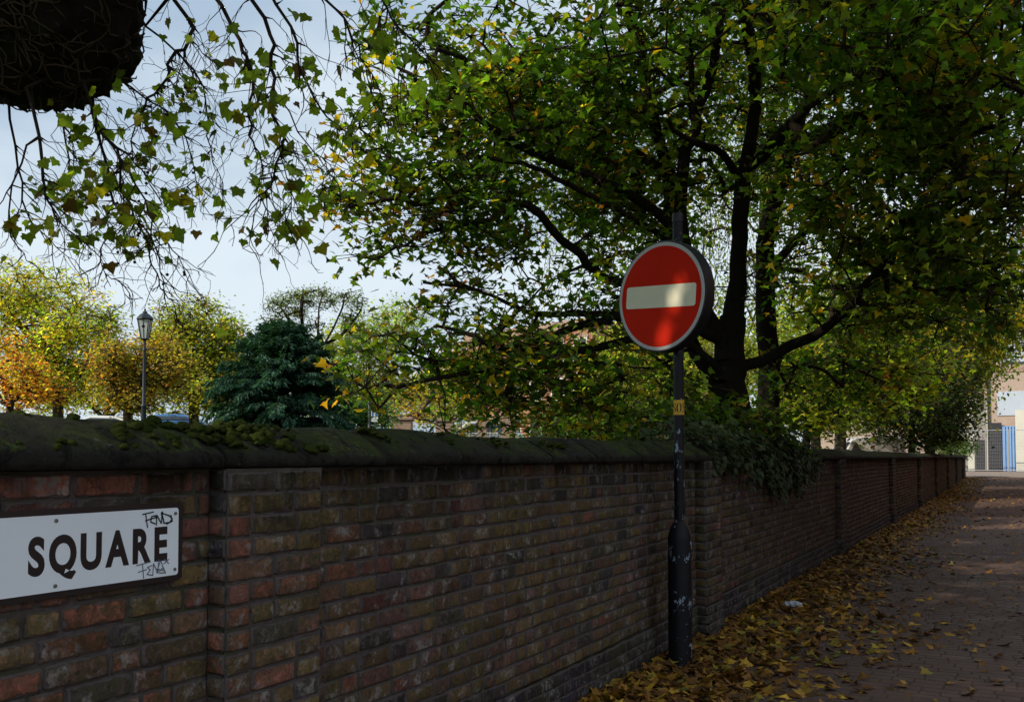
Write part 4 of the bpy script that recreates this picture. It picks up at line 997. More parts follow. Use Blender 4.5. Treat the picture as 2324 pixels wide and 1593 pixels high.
# seed balls
b0 = bmesh.new(); bmesh.ops.create_icosphere(b0, subdivisions=2, radius=.013); sm = bpy.data.meshes.new('seed_ball'); b0.to_mesh(sm); b0.free(); sm.materials.append(M['twig'])
strings = MB(); cnt = 0
for (nid, q), x_, yy_ in zip(anchors, *proj(np.array([a[1] for a in anchors]))[:2]):
    if cnt < 46 and rng.random() < .09 and 0 < x_ < 900 and 0 < yy_ < 720:
        e = q + np.array([rng.normal(0, .02), rng.normal(0, .02), -rng.uniform(.06, .16)])
        o = setpar(link('seed_ball', sm), root); o.location = e; strings.tube([q, (q + e) / 2 + rng.normal(0, .008, 3), e], .0012, 3, False); cnt += 1
setpar(strings.build('seed_stalks', M['twig'], kind='stuff'), root)
# ------------------------------------------------------------------ park trees in the distance
def far_tree(name, label, px, Z, pyb, crown, n, per, crad, ls, pal, seed, trunk_r=.16, bark='farbark', **kw):
    rng = np.random.default_rng(seed); sk = Skel()
    p0 = P(px, pyb, Z); base = np.array([p0[0], p0[1], float(gz(p0[0], p0[1])) - .1])
    top = P(px, min(c[1] for c in crown) + 40, Z)
    k = top[2] - base[2]
    sk.limb([base, base + [0, 0, k * .3], base + [rng.normal(0, .2), 0, k * .55], base + [rng.normal(0, .3), 0, k * .85]], [trunk_r * 1.2, trunk_r, trunk_r * .7, trunk_r * .25], rng=rng)
    for q in range(7):
        a = rng.uniform(0, 6.28); h = rng.uniform(.28, .6); L = k * rng.uniform(.2, .4)
        s0 = base + np.array([0, 0, k * h]); d = np.array([math.cos(a), math.sin(a), .8])
        sk.limb([s0, s0 + d * L * .5, s0 + d * L + [0, 0, L * .2]], [trunk_r * .5, trunk_r * .35, trunk_r * .12], 'near', rng=rng)
    blobs = [BL(a, b_, Z + dz, rx, rz_) for a, b_, dz, rx, rz_ in crown]
    for c_, rr_, w_ in list(blobs):
        for q in range(4):
            d = rng.normal(0, 1, 3); d[2] = abs(d[2]) * .8; d /= np.linalg.norm(d); k_ = rng.uniform(.22, .42)
            blobs.append((c_ + d * rr_ * rng.uniform(.85, 1.1), rr_ * k_, 1.6))
    return tree(name, label, sk, blobs, n, per, crad, 'simple', ls, pal, seed + 1, bark=bark, tip=kw.pop('tip', .012), power=.42, thick=.09, **kw)
YEL = [((.36, .33, .05), 5), ((.26, .30, .05), 5), ((.46, .32, .05), 3), ((.50, .22, .04), 1)]
ORA = [((.40, .20, .05), 4), ((.42, .27, .05), 4), ((.28, .22, .05), 4), ((.16, .17, .045), 4), ((.38, .12, .04), 1)]
OLV = [((.26, .26, .05), 5), ((.20, .22, .045), 5), ((.34, .27, .05), 2.5), ((.44, .22, .05), .8)]
far_tree('lime_tree', 'tall yellow green tree standing over the small orange red maple', 130, 46, 930, [(115, 675, 0, 1.5, 1.5), (205, 725, 1, 1.4, 1.3), (60, 750, 0, 2.0, 1.9), (170, 790, -1, 2.0, 1.5), (110, 850, 0, 2.3, 1.1), (240, 750, 1, 1.0, 1.0), (0, 660, 0, 1.8, 1.6)], 560, 34, .42, .20, YEL, 101)
far_tree('red_maple', 'low orange red maple in front of the tall yellow green tree', 20, 42, 930, [(40, 850, -1, 1.5, .8), (90, 890, -1, 1.3, .6), (-20, 800, 0, 1.6, 1.0)], 150, 34, .36, .18, [((.55, .17, .05), 4), ((.55, .28, .05), 3), ((.45, .34, .05), 3)], 103)
far_tree('orange_tree', 'rounded orange and bronze tree just beside the lamp post', 290, 40, 940, [(310, 830, 0, 1.6, 1.1), (260, 850, 0, 1.1, 1.0), (370, 830, 0, 1.2, 1.1), (300, 900, 0, 1.5, .6), (360, 790, .5, .9, .6)], 330, 34, .34, .16, ORA, 105, .14)
far_tree('olive_tree', 'broad olive green tree between the lamp post and conifer', 440, 46, 945, [(440, 780, 0, 1.9, 1.6), (390, 760, 0, 1.1, 1.2), (510, 800, 0, 1.3, 1.3), (430, 870, 0, 2.0, 1.2), (535, 745, 0, .7, .6), (455, 705, 0, 1.0, .7), (390, 720, 0, .8, .6), (480, 900, -1, 1.4, .8)], 520, 34, .40, .19, OLV, 107)
far_tree('copse_tree', 'wide yellow tree filling the gaps behind the lamp post trees', 240, 62, 940, [(240, 880, 0, 4.5, 1.8), (90, 890, 0, 4, 1.6), (420, 900, 0, 4, 1.5), (560, 860, 0, 3.5, 2.2)], 330, 34, .6, .26, YEL, 109)
# robinia: fine open dark crown against the sky
rng = np.random.default_rng(111); sk = Skel(); p0 = P(712, 960, 58); rb = np.array([p0[0], p0[1], float(gz(p0[0], p0[1])) - .1])
sk.limb([rb] + pl((710, 900, 58), (706, 830, 58)), [.26, .22, .18], rng=rng)
for pts in ([(706, 830), (676, 770), (650, 715), (628, 690)], [(706, 830), (690, 760), (684, 700), (690, 660)], [(706, 830), (722, 760), (724, 700), (736, 660)], [(706, 830), (740, 775), (770, 715), (785, 665)], [(722, 790), (775, 760), (812, 715), (824, 690)], [(690, 800), (640, 770), (606, 735), (592, 715)]):
    sk.limb([P(a, b_, 58 + rng.normal(0, .8)) for a, b_ in pts], [.11, .085, .06, .03], 'near', rng=rng)
tree('robinia_tree', 'open crowned tree with bare dark branches against the sky', sk, [BL(660, 690, 58, 1.5, .9), BL(720, 675, 58, 1.3, .7), BL(790, 690, 58, 1.0, .9), BL(615, 725, 58, .9, .6), BL(800, 740, 58, .8, .8), BL(690, 740, 58, 1.8, .8, None, .4)], 270, 24, .25, 'simple', .14, [((.10, .13, .05), 5), ((.14, .16, .06), 3), ((.12, .09, .045), 2)], 112, tip=.016, power=.40, thick=.09, step=.8)
far_tree('pale_tree', 'pale hazy green tree between the conifer and the spreading maple', 830, 64, 960, [(810, 800, 0, 2.4, 1.6), (870, 770, 0, 2.2, 2.0), (760, 860, 0, 2.2, 1.5), (850, 890, 0, 2.6, 1.6), (900, 720, 0, 1.6, 1.0)], 380, 32, .55, .24, [((.28, .31, .10), 5), ((.33, .35, .12), 4), ((.22, .25, .08), 3)], 113)
far_tree('hawthorn_shrub', 'bluish green low shrub between the conifer and the small signpost', 810, 34, 965, [(810, 940, 0, .9, .6), (860, 945, 0, .7, .5)], 120, 30, .22, .12, [((.09, .16, .06), 5), ((.13, .20, .07), 3)], 115, .05, cat='shrub')
far_tree('golden_shrub', 'small golden bush among the stone gate pillars', 885, 40, 970, [(890, 950, 0, .9, .5), (960, 945, 0, 1.0, .6), (1060, 960, 0, .9, .5), (1000, 900, 6, 2.4, 1.2)], 170, 30, .26, .14, [((.42, .30, .05), 4), ((.26, .26, .05), 4), ((.48, .22, .05), 2)], 117, .05, cat='shrub')
far_tree('autumn_cherry', 'orange cherry tree glimpsed through the maple in front of the building', 1100, 44, 960, [(1090, 850, 0, 1.6, 1.0), (1130, 900, 0, 1.2, .9), (1050, 820, 0, 1.0, .8)], 150, 32, .34, .17, [((.38, .13, .025), 4), ((.40, .22, .03), 4), ((.25, .18, .03), 2)], 119)
far_tree('park_lime', 'lit yellow green tree seen below the sign disc behind the maple', 1430, 34, 980, [(1430, 840, 0, 1.8, 1.4), (1560, 880, 0, 1.6, 1.2), (1380, 930, 0, 1.4, .8), (1640, 800, 2, 1.6, 1.6), (1500, 760, 2, 1.6, 1.2)], 420, 36, .36, .18, [((.32, .32, .05), 4), ((.42, .34, .05), 3), ((.22, .25, .05), 4)], 121)
far_tree('park_sycamore', 'sunny yellow green backdrop tree beyond the two dark stems', 1850, 44, 985, [(1830, 760, 0, 3, 2.4), (1950, 880, 0, 2.6, 1.8), (1760, 880, 0, 2.4, 1.8), (2020, 780, 0, 2.8, 2.4), (1960, 640, 2, 3.0, 2.0)], 420, 36, .6, .26, [((.26, .29, .05), 4), ((.36, .33, .05), 3), ((.16, .20, .045), 4)], 123)
far_tree('distant_lime', 'distant green tree closing the park behind the gate', 1180, 95, 960, [(1180, 900, 0, 9, 4), (980, 900, 0, 8, 3.5), (760, 910, 0, 8, 3), (1400, 880, 0, 9, 5)], 420, 34, 1.1, .5, [((.20, .24, .05), 4), ((.32, .29, .05), 3), ((.14, .17, .045), 4)], 125)
# conifer with drooping sprays
def conifer():
    rng = np.random.default_rng(131); Z = 31.0
    p0 = P(640, 960, Z); gb = float(gz(p0[0], p0[1])); base = np.array([p0[0], p0[1], gb - .1])
    top = P(625, 735, Z)
    root = empty('cedar_tree', tuple(base)); tag(root, 'dark blue green conifer with drooping layered sprays in the park', 'tree')
    sk = Skel(); H_ = top[2] - base[2]
    stems = []
    for q in range(3): stems.append(sk.limb([base, base + np.array([rng.normal(0, .15), rng.normal(0, .15), H_ * .4]), base + np.array([rng.normal(0, .35), rng.normal(0, .3), H_ * (.97 - .1 * q)])], [.2, .14, .03], rng=rng))
    Ls = []; Ds = []; Cs = []
    for k in range(520):
        h = rng.random() ** .8; s0 = base + np.array([0, 0, H_ * (.12 + .86 * h)])
        a = rng.uniform(0, 6.283); prof = (1 - h ** 2.0) * 2.4 + .10
        if h < .15: prof *= .92
        L = prof * rng.choice([rng.uniform(.55, .9), rng.uniform(.85, 1.15)]); up_ = .15 + .75 * h
        n = max(3, int(L / .22)); last = None; p = s0.copy(); d = np.array([math.cos(a), math.sin(a), up_])
        ids = []
        for j in range(n):
            d = d + np.array([rng.normal(0, .10), rng.normal(0, .10), -.16 * (j / n)]); q = d / np.linalg.norm(d)
            p = p + q * L / n; u = (j + 1) / n
            if j == 0: last = sk.node(p, stems[k % 3][min(len(stems[0]) - 1, int(h * 5) + 1)], .02)
            else: last = sk.node(p, last, .02 * (1 - u) + .004)
            if u > .28:
                m = int(20 + 18 * u)
                side = np.cross(q, [0, 0, 1]); side /= np.linalg.norm(side)
                for _ in range(m):
                    sd_ = rng.choice([-1, 1]) * rng.uniform(.2, 1)
                    e = q * rng.uniform(.5, 1) + side * sd_ + np.array([0, 0, rng.uniform(-.75, .15)])
                    Ls.append(p + q * rng.uniform(-.11, .11) + side * sd_ * rng.uniform(0, .20) + [0, 0, rng.uniform(-.10, .03)]); Ds.append(e / np.linalg.norm(e)); Cs.append(k)
    Ls = np.array(Ls); Ds = np.array(Ds); n = len(Ls)
    nr = np.cross(Ds, rng.normal(0, 1, (n, 3)) * .4 + np.array([0, 0, 1.])); nr /= np.linalg.norm(nr, axis=1)[:, None]
    R = np.stack([nr, Ds, np.cross(nr, Ds)], 2)
    hue = np.exp(rng.normal(0, .18, 520))[np.array(Cs)][:, None]
    cols = pick_colors(n, rng, [((.022, .066, .048), 5), ((.036, .092, .062), 4), ((.056, .12, .074), 2)], .25, hue)
    me = leaf_mesh('crown', 'simple', Ls, R * np.array([.36, 1, 1])[None, None, :], .185 * rng.uniform(.6, 1.3, n), cols, M['needle'])
    setpar(link('crown', me, kind='stuff'), root)
    setpar(link('trunk', sk.mesh('trunk', M['farbark'], 6)), root)
conifer()
# ------------------------------------------------------------------ lamp post
M['iron'] = simple('grey blue iron paint', (.022, .030, .044), .5, .1, .3, .2, 12)
t = NT('lantern glass'); t.b.inputs['Transmission Weight'].default_value = .35; M['lglass'] = t.fin(t.mix(t.noise(5), (.62, .68, .68), (.78, .82, .80)), .25, 0, .5)
lp = P(326, 950, 28); lgz = float(gz(lp[0], lp[1])); lamp = empty('lamp_post', (lp[0], lp[1], lgz), .5); tag(lamp, 'victorian style lamp post with a tapered glass lantern in the park', 'street lamp')
ztop = P(330, 697, 28)[2] - lgz; zl = P(330, 770, 28)[2] - lgz; ze = P(330, 722, 28)[2] - lgz; zc = P(330, 745, 28)[2] - lgz
b = MB(); b.lathe([(.14, -.05), (.14, .35), (.10, .42), (.085, .5), (.07, 1.2), (.09, 1.25), (.055, 1.32), (.042, zl - .35), (.062, zl - .33), (.05, zl - .26), (.036, zl - .22), (.042, zl)], 14); b.build('column', M['iron'], lamp, True)
b = MB(); b.tube([(-.27, 0, zl - .28), (.27, 0, zl - .28)], .014, 8); b.lathe([(.001, 0), (.028, .028), (.001, .056)], 8, (-.27, 0, zl - .308)); b.lathe([(.001, 0), (.028, .028), (.001, .056)], 8, (.27, 0, zl - .308)); b.build('ladder_bar', M['iron'], lamp, True)
zb_, zt_ = zl + .02, ze - .03; wb, wt = .085, .165
b = MB(); b.lathe([(.04, zl - .03), (.09, zl), (.115, zl + .02)], 14)
for sx in (-1, 1):
    for sy in (-1, 1): b.tube([(sx * wb, sy * wb, zb_), (sx * wt, sy * wt, zt_)], .013, 6)
for (w_, z_) in ((wb, zb_), (wt, zt_)):
    for q in range(4):
        c4 = [(-w_, -w_, z_), (w_, -w_, z_), (w_, w_, z_), (-w_, w_, z_)]; b.tube([c4[q], c4[(q + 1) % 4]], .013, 6)
b.tube([(0, -(wb), zb_), (0, -wt, zt_)], .008, 5); b.tube([(0, wb, zb_), (0, wt, zt_)], .008, 5); b.tube([(wb, 0, zb_), (wt, 0, zt_)], .008, 5); b.tube([(-wb, 0, zb_), (-wt, 0, zt_)], .008, 5)
lf = b.build('lantern_frame', M['iron'], lamp, True)
for q in range(4):
    a = q * math.pi / 2; R_ = Matrix.Rotation(a, 4, 'Z'); b = MB()
    v = [R_ @ Vector(p_) for p_ in ((-wb, -wb + .004, zb_), (wb, -wb + .004, zb_), (wt, -wt + .004, zt_), (-wt, -wt + .004, zt_))]; w2 = [p_ * 1 - (R_ @ Vector((0, -.006, 0))) for p_ in v]
    b.add(v + w2, [(0, 1, 2, 3), (7, 6, 5, 4), (0, 4, 5, 1), (1, 5, 6, 2), (2, 6, 7, 3), (3, 7, 4, 0)]); o = b.build('pane', M['lglass'], lf)
b = MB(); h_ = ztop - ze; 
pr = [(.205, ze - .02), (.20, ze + .01), (.12, ze + h_ * .35), (.075, ze + h_ * .5), (.075, ze + h_ * .56), (.05, ze + h_ * .66), (.02, ze + h_ * .7), (.035, ze + h_ * .8), (.012, ze + h_ * .88), (.003, ztop)]
v = []; f = []
b.lathe([(r0 * (1.25 if i < 3 else 1), z0) for i, (r0, z0) in enumerate(pr)], 8); b.build('lantern_roof', M['iron'], lamp, False)
# ------------------------------------------------------------------ small signpost, gate pillars, railings, building, cars
M['galv'] = simple('grey painted steel', (.10, .12, .13), .5, .2, .5, .2, 10); M['blue'] = simple('blue sign face', (.03, .12, .30), .5, 0, .4, .1, 5); M['white'] = simple('white sign face', (.65, .67, .68), .5, 0, .4, .08, 8)
p0 = P(838, 960, 30); g = float(gz(p0[0], p0[1])); o = empty('signpost', (p0[0], p0[1], g), YAW); tag(o, 'thin grey pole with a small blue and white parking notice', 'signpost')
zt = P(838, 880, 30)[2] - g
b = MB(); b.lathe([(.045, -.05), (.045, zt), (.03, zt + .01)], 10); b.build('pole', M['galv'], o, True)
p1 = P(850, 960, 30); b = MB(); b.lathe([(.03, -.05), (.03, P(850, 930, 30)[2] - g)], 10, (.18, 0, 0)); b.build('short_pole', M['galv'], o, True)
z0, z1 = P(850, 957, 30)[2] - g, P(850, 928, 30)[2] - g
b = MB(); b.box(.07, .28, -.045, -.032, z0, z1); sp = b.build('notice_panel', M['white'], o)
b = MB(); b.box(.09, .26, -.052, -.046, z0 + (z1 - z0) * .42, z1 - .03); b.build('blue_field', M['blue'], sp)
b = MB(); b.box(.15, .20, -.057, -.053, z0 + .1, z1 - .06); b.build('white_arrow', M['white'], sp)
t = NT('pink sandstone'); nz = t.noise(5, 5); M['sand'] = t.fin(t.mix(nz, (.26, .17, .13), (.42, .31, .25)), .9, 0, .2); t.bump(t.noise(40), .5, .01)
M['sandj'] = simple('stone joint', (.16, .12, .10), .95)
M['rail'] = simple('black railing paint', (.02, .022, .024), .5, 0, .4)
for q, (px_, wpx, pyt, lab) in enumerate(((915, 40, 947, 'low pink stone gate pillar nearest the signpost'), (1010, 40, 950, 'pink stone gate pillar between railings, second along'), (1152, 24, 935, 'tall pink stone gate pillar right of the parked silver car'), (1095, 20, 945, 'slender pink stone gate pillar left of the parked silver car'))):
    Z = 36; p0 = P(px_, 985, Z); g = float(gz(p0[0], p0[1])); o = empty('gate_pillar', (p0[0], p0[1], g), YAW); tag(o, lab, 'gate pillar', 'stone gate pillars of the park')
    h_ = P(px_, pyt, Z)[2] - g; w_ = wpx * Z / FPX / 2
    b = MB(); b.box(-w_ + .01, w_ - .01, -w_ + .01, w_ - .01, -.1, h_ - .12); b.build('pillar_core', M['sandj'], o)
    zz0 = 0
    while zz0 < h_ - .2:
        z1_ = min(zz0 + .30, h_ - .12); b = MB(); b.box(-w_, w_, -w_, w_, zz0 + .006, z1_ - .006); b.build('stone', M['sand'], o, bevel=.012); zz0 = z1_
    b = MB(); b.box(-w_ - .06, w_ + .06, -w_ - .06, w_ + .06, h_ - .118, h_); b.build('cap_stone', M['sand'], o, bevel=.02)
def railing(pxa, pxb, Z, pyt, label):
    a = P(pxa, 985, Z); c_ = P(pxb, 985, Z); g = float(gz((a[0] + c_[0]) / 2, (a[1] + c_[1]) / 2)); L = np.linalg.norm((c_ - a)[:2])
    o = empty('railing', (a[0], a[1], g), math.atan2(c_[1] - a[1], c_[0] - a[0])); tag(o, label, 'railing', 'iron park railings')
    h_ = P((pxa + pxb) / 2, pyt, Z)[2] - g; m = bpy.data.meshes
    b = MB(); b.box(0, L, -.02, .02, h_ - .2, h_ - .16); b.build('top_rail', M['rail'], o); b = MB(); b.box(0, L, -.02, .02, .15, .19); b.build('bottom_rail', M['rail'], o)
    bb = MB(); bb.tube([(0, 0, 0), (0, 0, h_ - .07), (0, 0, h_)], [.011, .011, .002], 6); first = bb.build('baluster', M['rail'], o)
    for k in range(1, int(L / .13)):
        c2 = first.copy(); COL.objects.link(c2); c2.parent = o; c2.location = (k * .13, 0, 0)
railing(930, 1000, 36, 972, 'black iron park railing between the first two gate pillars'); railing(1022, 1088, 36, 970, 'black iron park railing left of the silver car')
railing(1108, 1146, 36, 958, 'black iron gate railing in front of the silver car')
# red sandstone building
t = NT('red brick distance'); bt = t.n.new('ShaderNodeTexBrick'); bt.inputs['Scale'].default_value = 1; bt.inputs['Brick Width'].default_value = .23; bt.inputs['Row Height'].default_value = .075; bt.inputs['Mortar Size'].default_value = .01
bt.inputs['Color1'].default_value = (.34, .12, .075, 1); bt.inputs['Color2'].default_value = (.42, .17, .11, 1); bt.inputs['Mortar'].default_value = (.35, .25, .2, 1)
sx = t.sep(); cb_ = t.n.new('ShaderNodeCombineXYZ'); t.lk(t.math('ADD', sx[0], sx[1]), cb_.inputs[0]); t.lk(sx[2], cb_.inputs[1]); t.lk(cb_.outputs[0], bt.inputs['Vector'])
M['redbrick'] = t.fin(t.mix(t.noise(.6, 4), bt.outputs[0], (.40, .17, .12)), .9, 0, .2)
M['slate'] = simple('slate roof', (.10, .09, .10), .7, 0, .3, .3, 3); M['glassd'] = simple('dark window glass', (.03, .04, .05), .1, 0, .6, .2, 1); M['sash'] = simple('white sash paint', (.6, .6, .57), .5)
def building(name, label, a, c_, depth, h_, g, cols_, rows, wall_m, roof=True, ww=1.1, wh=1.9):
    L = float(np.linalg.norm((c_ - a)[:2])); ang = math.atan2(c_[1] - a[1], c_[0] - a[0])
    o = empty(name, (a[0], a[1], g), ang); tag(o, label, 'building')
    b = MB(); b.box(0, L, 0, depth, -.5, h_); b.build('wall', wall_m, o)
    b = MB(); b.box(-.15, L + .15, -.25, -.002, h_ - .45, h_ + .05); b.build('cornice', M['sand'], o)
    if roof:
        b = MB(); b.add([(-.2, -.3, h_ + .052), (L + .2, -.3, h_ + .052), (L + .2, depth + .3, h_ + .052), (-.2, depth + .3, h_ + .052), (1.5, depth / 2, h_ + 2.6), (L - 1.5, depth / 2, h_ + 2.6)], [(0, 1, 5, 4), (1, 2, 5), (2, 3, 4, 5), (3, 0, 4), (3, 2, 1, 0)]); rf = b.build('roof', wall_m if roof == 'tile' else M['slate'], o)
        for xx in (L * .2, L * .7):
            b = MB(); b.box(xx, xx + 1.1, depth / 2 - .4, depth / 2 + .4, h_ + 1.5, h_ + 3.6); b.box(xx + .15, xx + .4, depth / 2 - .15, depth / 2 + .15, h_ + 3.6, h_ + 4); b.box(xx + .65, xx + .9, depth / 2 - .15, depth / 2 + .15, h_ + 3.6, h_ + 4); b.build('chimney', M['redbrick'], rf)
    fh = (h_ - .8) / rows
    for i in range(cols_):
        for j in range(rows):
            xc = L * (i + .5) / cols_; z0 = j * fh + fh * .30; hh = min(wh, fh * .6)
            b = MB(); fr = .09
            for x0_, x1_, za, zb2 in ((xc - ww / 2, xc - ww / 2 + fr, z0, z0 + hh), (xc + ww / 2 - fr, xc + ww / 2, z0, z0 + hh), (xc - ww / 2 + fr, xc + ww / 2 - fr, z0, z0 + fr), (xc - ww / 2 + fr, xc + ww / 2 - fr, z0 + hh - fr, z0 + hh), (xc - ww / 2 + fr, xc + ww / 2 - fr, z0 + hh / 2 - .03, z0 + hh / 2 + .03)): b.box(x0_, x1_, -.05, -.003, za, zb2)
            w_ = b.build('window', M['sash'], o)
            b = MB(); b.box(xc - ww / 2 + fr, xc + ww / 2 - fr, -.02, -.004, z0 + fr, z0 + hh - fr); b.build('pane', M['glassd'], w_)
            b = MB(); b.box(xc - ww / 2 - .1, xc + ww / 2 + .1, -.13, -.003, z0 - .14, z0 - .01); b.build('sill', M['sand'], w_)
            b = MB(); b.box(xc - ww / 2 - .1, xc + ww / 2 + .1, -.06, -.003, z0 + hh + .01, z0 + hh + .26); b.build('lintel', M['sand'], w_)
    return o
a = P(1062, 985, 62); c_ = P(1345, 985, 54); g = 2.0
building('red_brick_building', 'red brick building with pale window dressings behind the maple branches', a, c_, 12, P(1230, 738, 57)[2] - g, g, 6, 3, M['redbrick'], False)
a = P(1420, 985, 60); c_ = P(1700, 985, 66)
building('brick_terrace', 'second brick block half hidden beyond the maple trunks', a, c_, 10, P(1500, 850, 62)[2] - g, g, 6, 2, M['redbrick'], True)
# parked cars glimpsed over the wall
M['tyre'] = simple('tyre rubber', (.02, .02, .02), .9); M['rim'] = simple('alloy', (.4, .4, .42), .35, .8)
def car(px_, py_, Z, paint, label, rz, h=1.46, van=False):
    mat = NT('paint ' + label[:12]); mat.b.inputs['Coat Weight'].default_value = .6; mat = mat.fin(paint, .35, .1, .5)
    p0 = P(px_, py_, Z); g = float(gz(p0[0], p0[1])); o = empty('parked_van' if van else 'parked_car', (p0[0], p0[1], g), rz); tag(o, label, 'van' if van else 'car', 'vehicles parked beyond the park')
    W2 = .86
    low = [(-2.1, .32), (-2.12, .7), (-1.95, .86), (-1.1, .95), (1.35, .98), (2.0, .90), (2.12, .65), (2.1, .32)]
    cab = [(-1.2, .952), (-.55, h - .04), (.1, h), (.9, h - .03), (1.75, .985)] if not van else [(-1.75, .87), (-1.1, 1.9), (-.6, 2.05), (1.9, 2.05), (2.05, .91)]
    b = MB(); n = len(low); prf = []
    for wv, ins in ((-W2, 0), (W2, 0)): b.v += [(x, wv, z) for x, z in low]
    b.f += [tuple(range(n)), tuple(range(2 * n - 1, n - 1, -1))] + [(i, n + i, n + (i + 1) % n, (i + 1) % n) for i in range(n)]; body = b.build('body', mat, o, True, bevel=.06)
    b = MB(); n = len(cab); b.v = [(x, -W2 + (.02 if z < 1 else .16), z) for x, z in cab] + [(x, W2 - (.02 if z < 1 else .16), z) for x, z in cab]
    b.f = [tuple(range(n)), tuple(range(2 * n - 1, n - 1, -1))] + [(i, n + i, n + (i + 1) % n, (i + 1) % n) for i in range(n)]; b.build('cabin', mat, o, True, bevel=.05)
    for s_ in (-1, 1):
        b = MB(); x0, x1 = (-.95, 1.45) if not van else (-1.4, -.4); zt_ = h - .13 if not van else 1.8
        yo0, yo1 = s_ * (W2 - .02 + .012), s_ * (W2 - .13 + .012)
        b.add([(x0 - .05, yo0, 1.0), (x1, yo0, 1.0), (x1 - .55, yo1, zt_), (x0 + .5, yo1, zt_), (x0 - .05, yo0 - s_ * .03, 1.0), (x1, yo0 - s_ * .03, 1.0), (x1 - .55, yo1 - s_ * .03, zt_), (x0 + .5, yo1 - s_ * .03, zt_)], [(0, 1, 2, 3), (7, 6, 5, 4), (0, 4, 5, 1), (1, 5, 6, 2), (2, 6, 7, 3), (3, 7, 4, 0)]); b.build('side_window', M['glassd'], o)
    b = MB(); (xa, za), (xb_, zb2) = cab[0], cab[1]
    nx, nz = -(zb2 - za), (xb_ - xa); q = math.hypot(nx, nz); nx, nz = nx / q * .012, nz / q * .012
    A = lambda u, w: (xa + (xb_ - xa) * u + nx, w, za + (zb2 - za) * u + nz)
    b.add([A(.12, -.72), A(.12, .72), A(.9, .6), A(.9, -.6)], [(0, 1, 2, 3)]); b.build('windscreen', M['glassd'], o)
    for x in (-1.32, 1.3):
        for s_ in (-1, 1):
            b = MB(); b.tube([(x, s_ * .70, .32), (x, s_ * .90, .32)], .32, 18); w_ = b.build('wheel', M['tyre'], o, True); b = MB(); b.tube([(x, s_ * .89, .32), (x, s_ * .915, .32)], .19, 14); b.build('rim', M['rim'], w_, True)
    for s_ in (-1, 1):
        b = MB(); b.box(-2.135, -2.05, s_ * .62 - .17, s_ * .62 + .17, .66, .80); b.build('headlight', M['white'], o, bevel=.02)
car(1080, 985, 42, (.55, .58, .62), 'silver car parked beyond the stone gate pillars', YAW + .3)
car(1500, 990, 40, (.6, .62, .64), 'white car parked behind the shrubs below the sign disc', YAW)
car(1960, 1005, 50, (.62, .62, .62), 'white van parked beyond the slim pale trunk', YAW + .2, van=True)
car(385, 945, 52, (.05, .18, .45), 'blue car parked between the orange tree and the tall yellow tree', YAW + .1, h=1.32)
car(235, 945, 54, (.6, .62, .64), 'white car parked under the tall yellow green tree', YAW, h=1.32)
# ------------------------------------------------------------------ ivy over the wall
rng = np.random.default_rng(201)
iv = empty('ivy', (0, 9.5, 0)); tag(iv, 'dark ivy draping over the coping beyond the sign post', 'ivy')
isk = Skel(); lp_, ln_ = [], []
for k in range(46):
    y0 = rng.uniform(8.0, 13.0); drop = .44 * math.exp(-((y0 - 11.0) / 1.6) ** 2) + .08
    p = np.array([-.25, y0, CB + .2]); path = [p]
    yy = y0
    for (x, z) in ((-.15, CB + .19), (-.02, CB + .14), (.06, CB + .07), (.085, CB - .02)):
        yy += rng.normal(.04, .05); path.append(np.array([x, yy, z + rng.normal(0, .015)]))
    L = drop * rng.uniform(.3, 1.0); nn = max(1, int(L / .09))
    for j in range(nn): yy += rng.normal(.05, .04); path.append(np.array([.09 + rng.normal(0, .02), yy, CB - .02 - L * (j + 1) / nn]))
    isk.limb(path, list(np.linspace(.007, .003, len(path))), -1, sub=1)
    for a, b_ in zip(path, path[1:]):
        d = np.linalg.norm(b_ - a)
        for _ in range(int(d / .011)):
            u = rng.random(); q = a * (1 - u) + b_ * u
            top_ = q[2] > CB + .05
            q = q + np.array([abs(rng.normal(.03, .03)), rng.normal(0, .07), rng.normal(.02, .04) + (.04 if top_ else 0)])
            lp_.append(q); ln_.append((1.0, rng.normal(0, .5), rng.uniform(.1, 1.4) + (1.2 if top_ else 0)))
lp_ = np.array(lp_); ln_ = np.array(ln_); n = len(lp_)
# leafy growth standing up behind the coping
ex = np.stack([rng.normal(-.35, .2, 1500), rng.uniform(8.0, 13.5, 1500), CB + .12 + np.abs(rng.normal(0, .14, 1500))], 1); lp_ = np.concatenate([lp_, ex]); ln_ = np.concatenate([ln_, np.stack([rng.normal(.5, .5, 1500), rng.normal(-.3, .5, 1500), np.ones(1500) * .8], 1)]); n = len(lp_)
nr = ln_ / np.linalg.norm(ln_, axis=1)[:, None]; dd = np.stack([rng.normal(.1, .3, n), rng.normal(0, .6, n), -np.ones(n)], 1); dd -= nr * np.sum(dd * nr, 1)[:, None]; dd /= np.linalg.norm(dd, axis=1)[:, None]
xx = np.cross(dd, nr); R_ = np.stack([xx, dd, nr], 2); size = .062 * rng.uniform(.6, 1.35, n); cols = pick_colors(n, rng, [((.020, .040, .020), 5), ((.032, .055, .026), 3), ((.05, .08, .04), 1), ((.12, .05, .02), .12)], .25)
px_, py_, z_ = proj(lp_); sel = np.zeros(n, bool); sel[np.argsort(-size / z_ - (lp_[:, 0] > .03) * .004)[:260]] = True
single_leaves('ivy', lp_[sel], R_[sel], size[sel], cols[sel], M['ivy_obj'], iv)
setpar(link('ivy_foliage', leaf_mesh('ivy_foliage', 'ivy', lp_[~sel], R_[~sel], size[~sel], cols[~sel], M['ivy']), kind='stuff'), iv); setpar(link('stems', isk.mesh('stems', M['twig'], 5), kind='stuff'), iv)
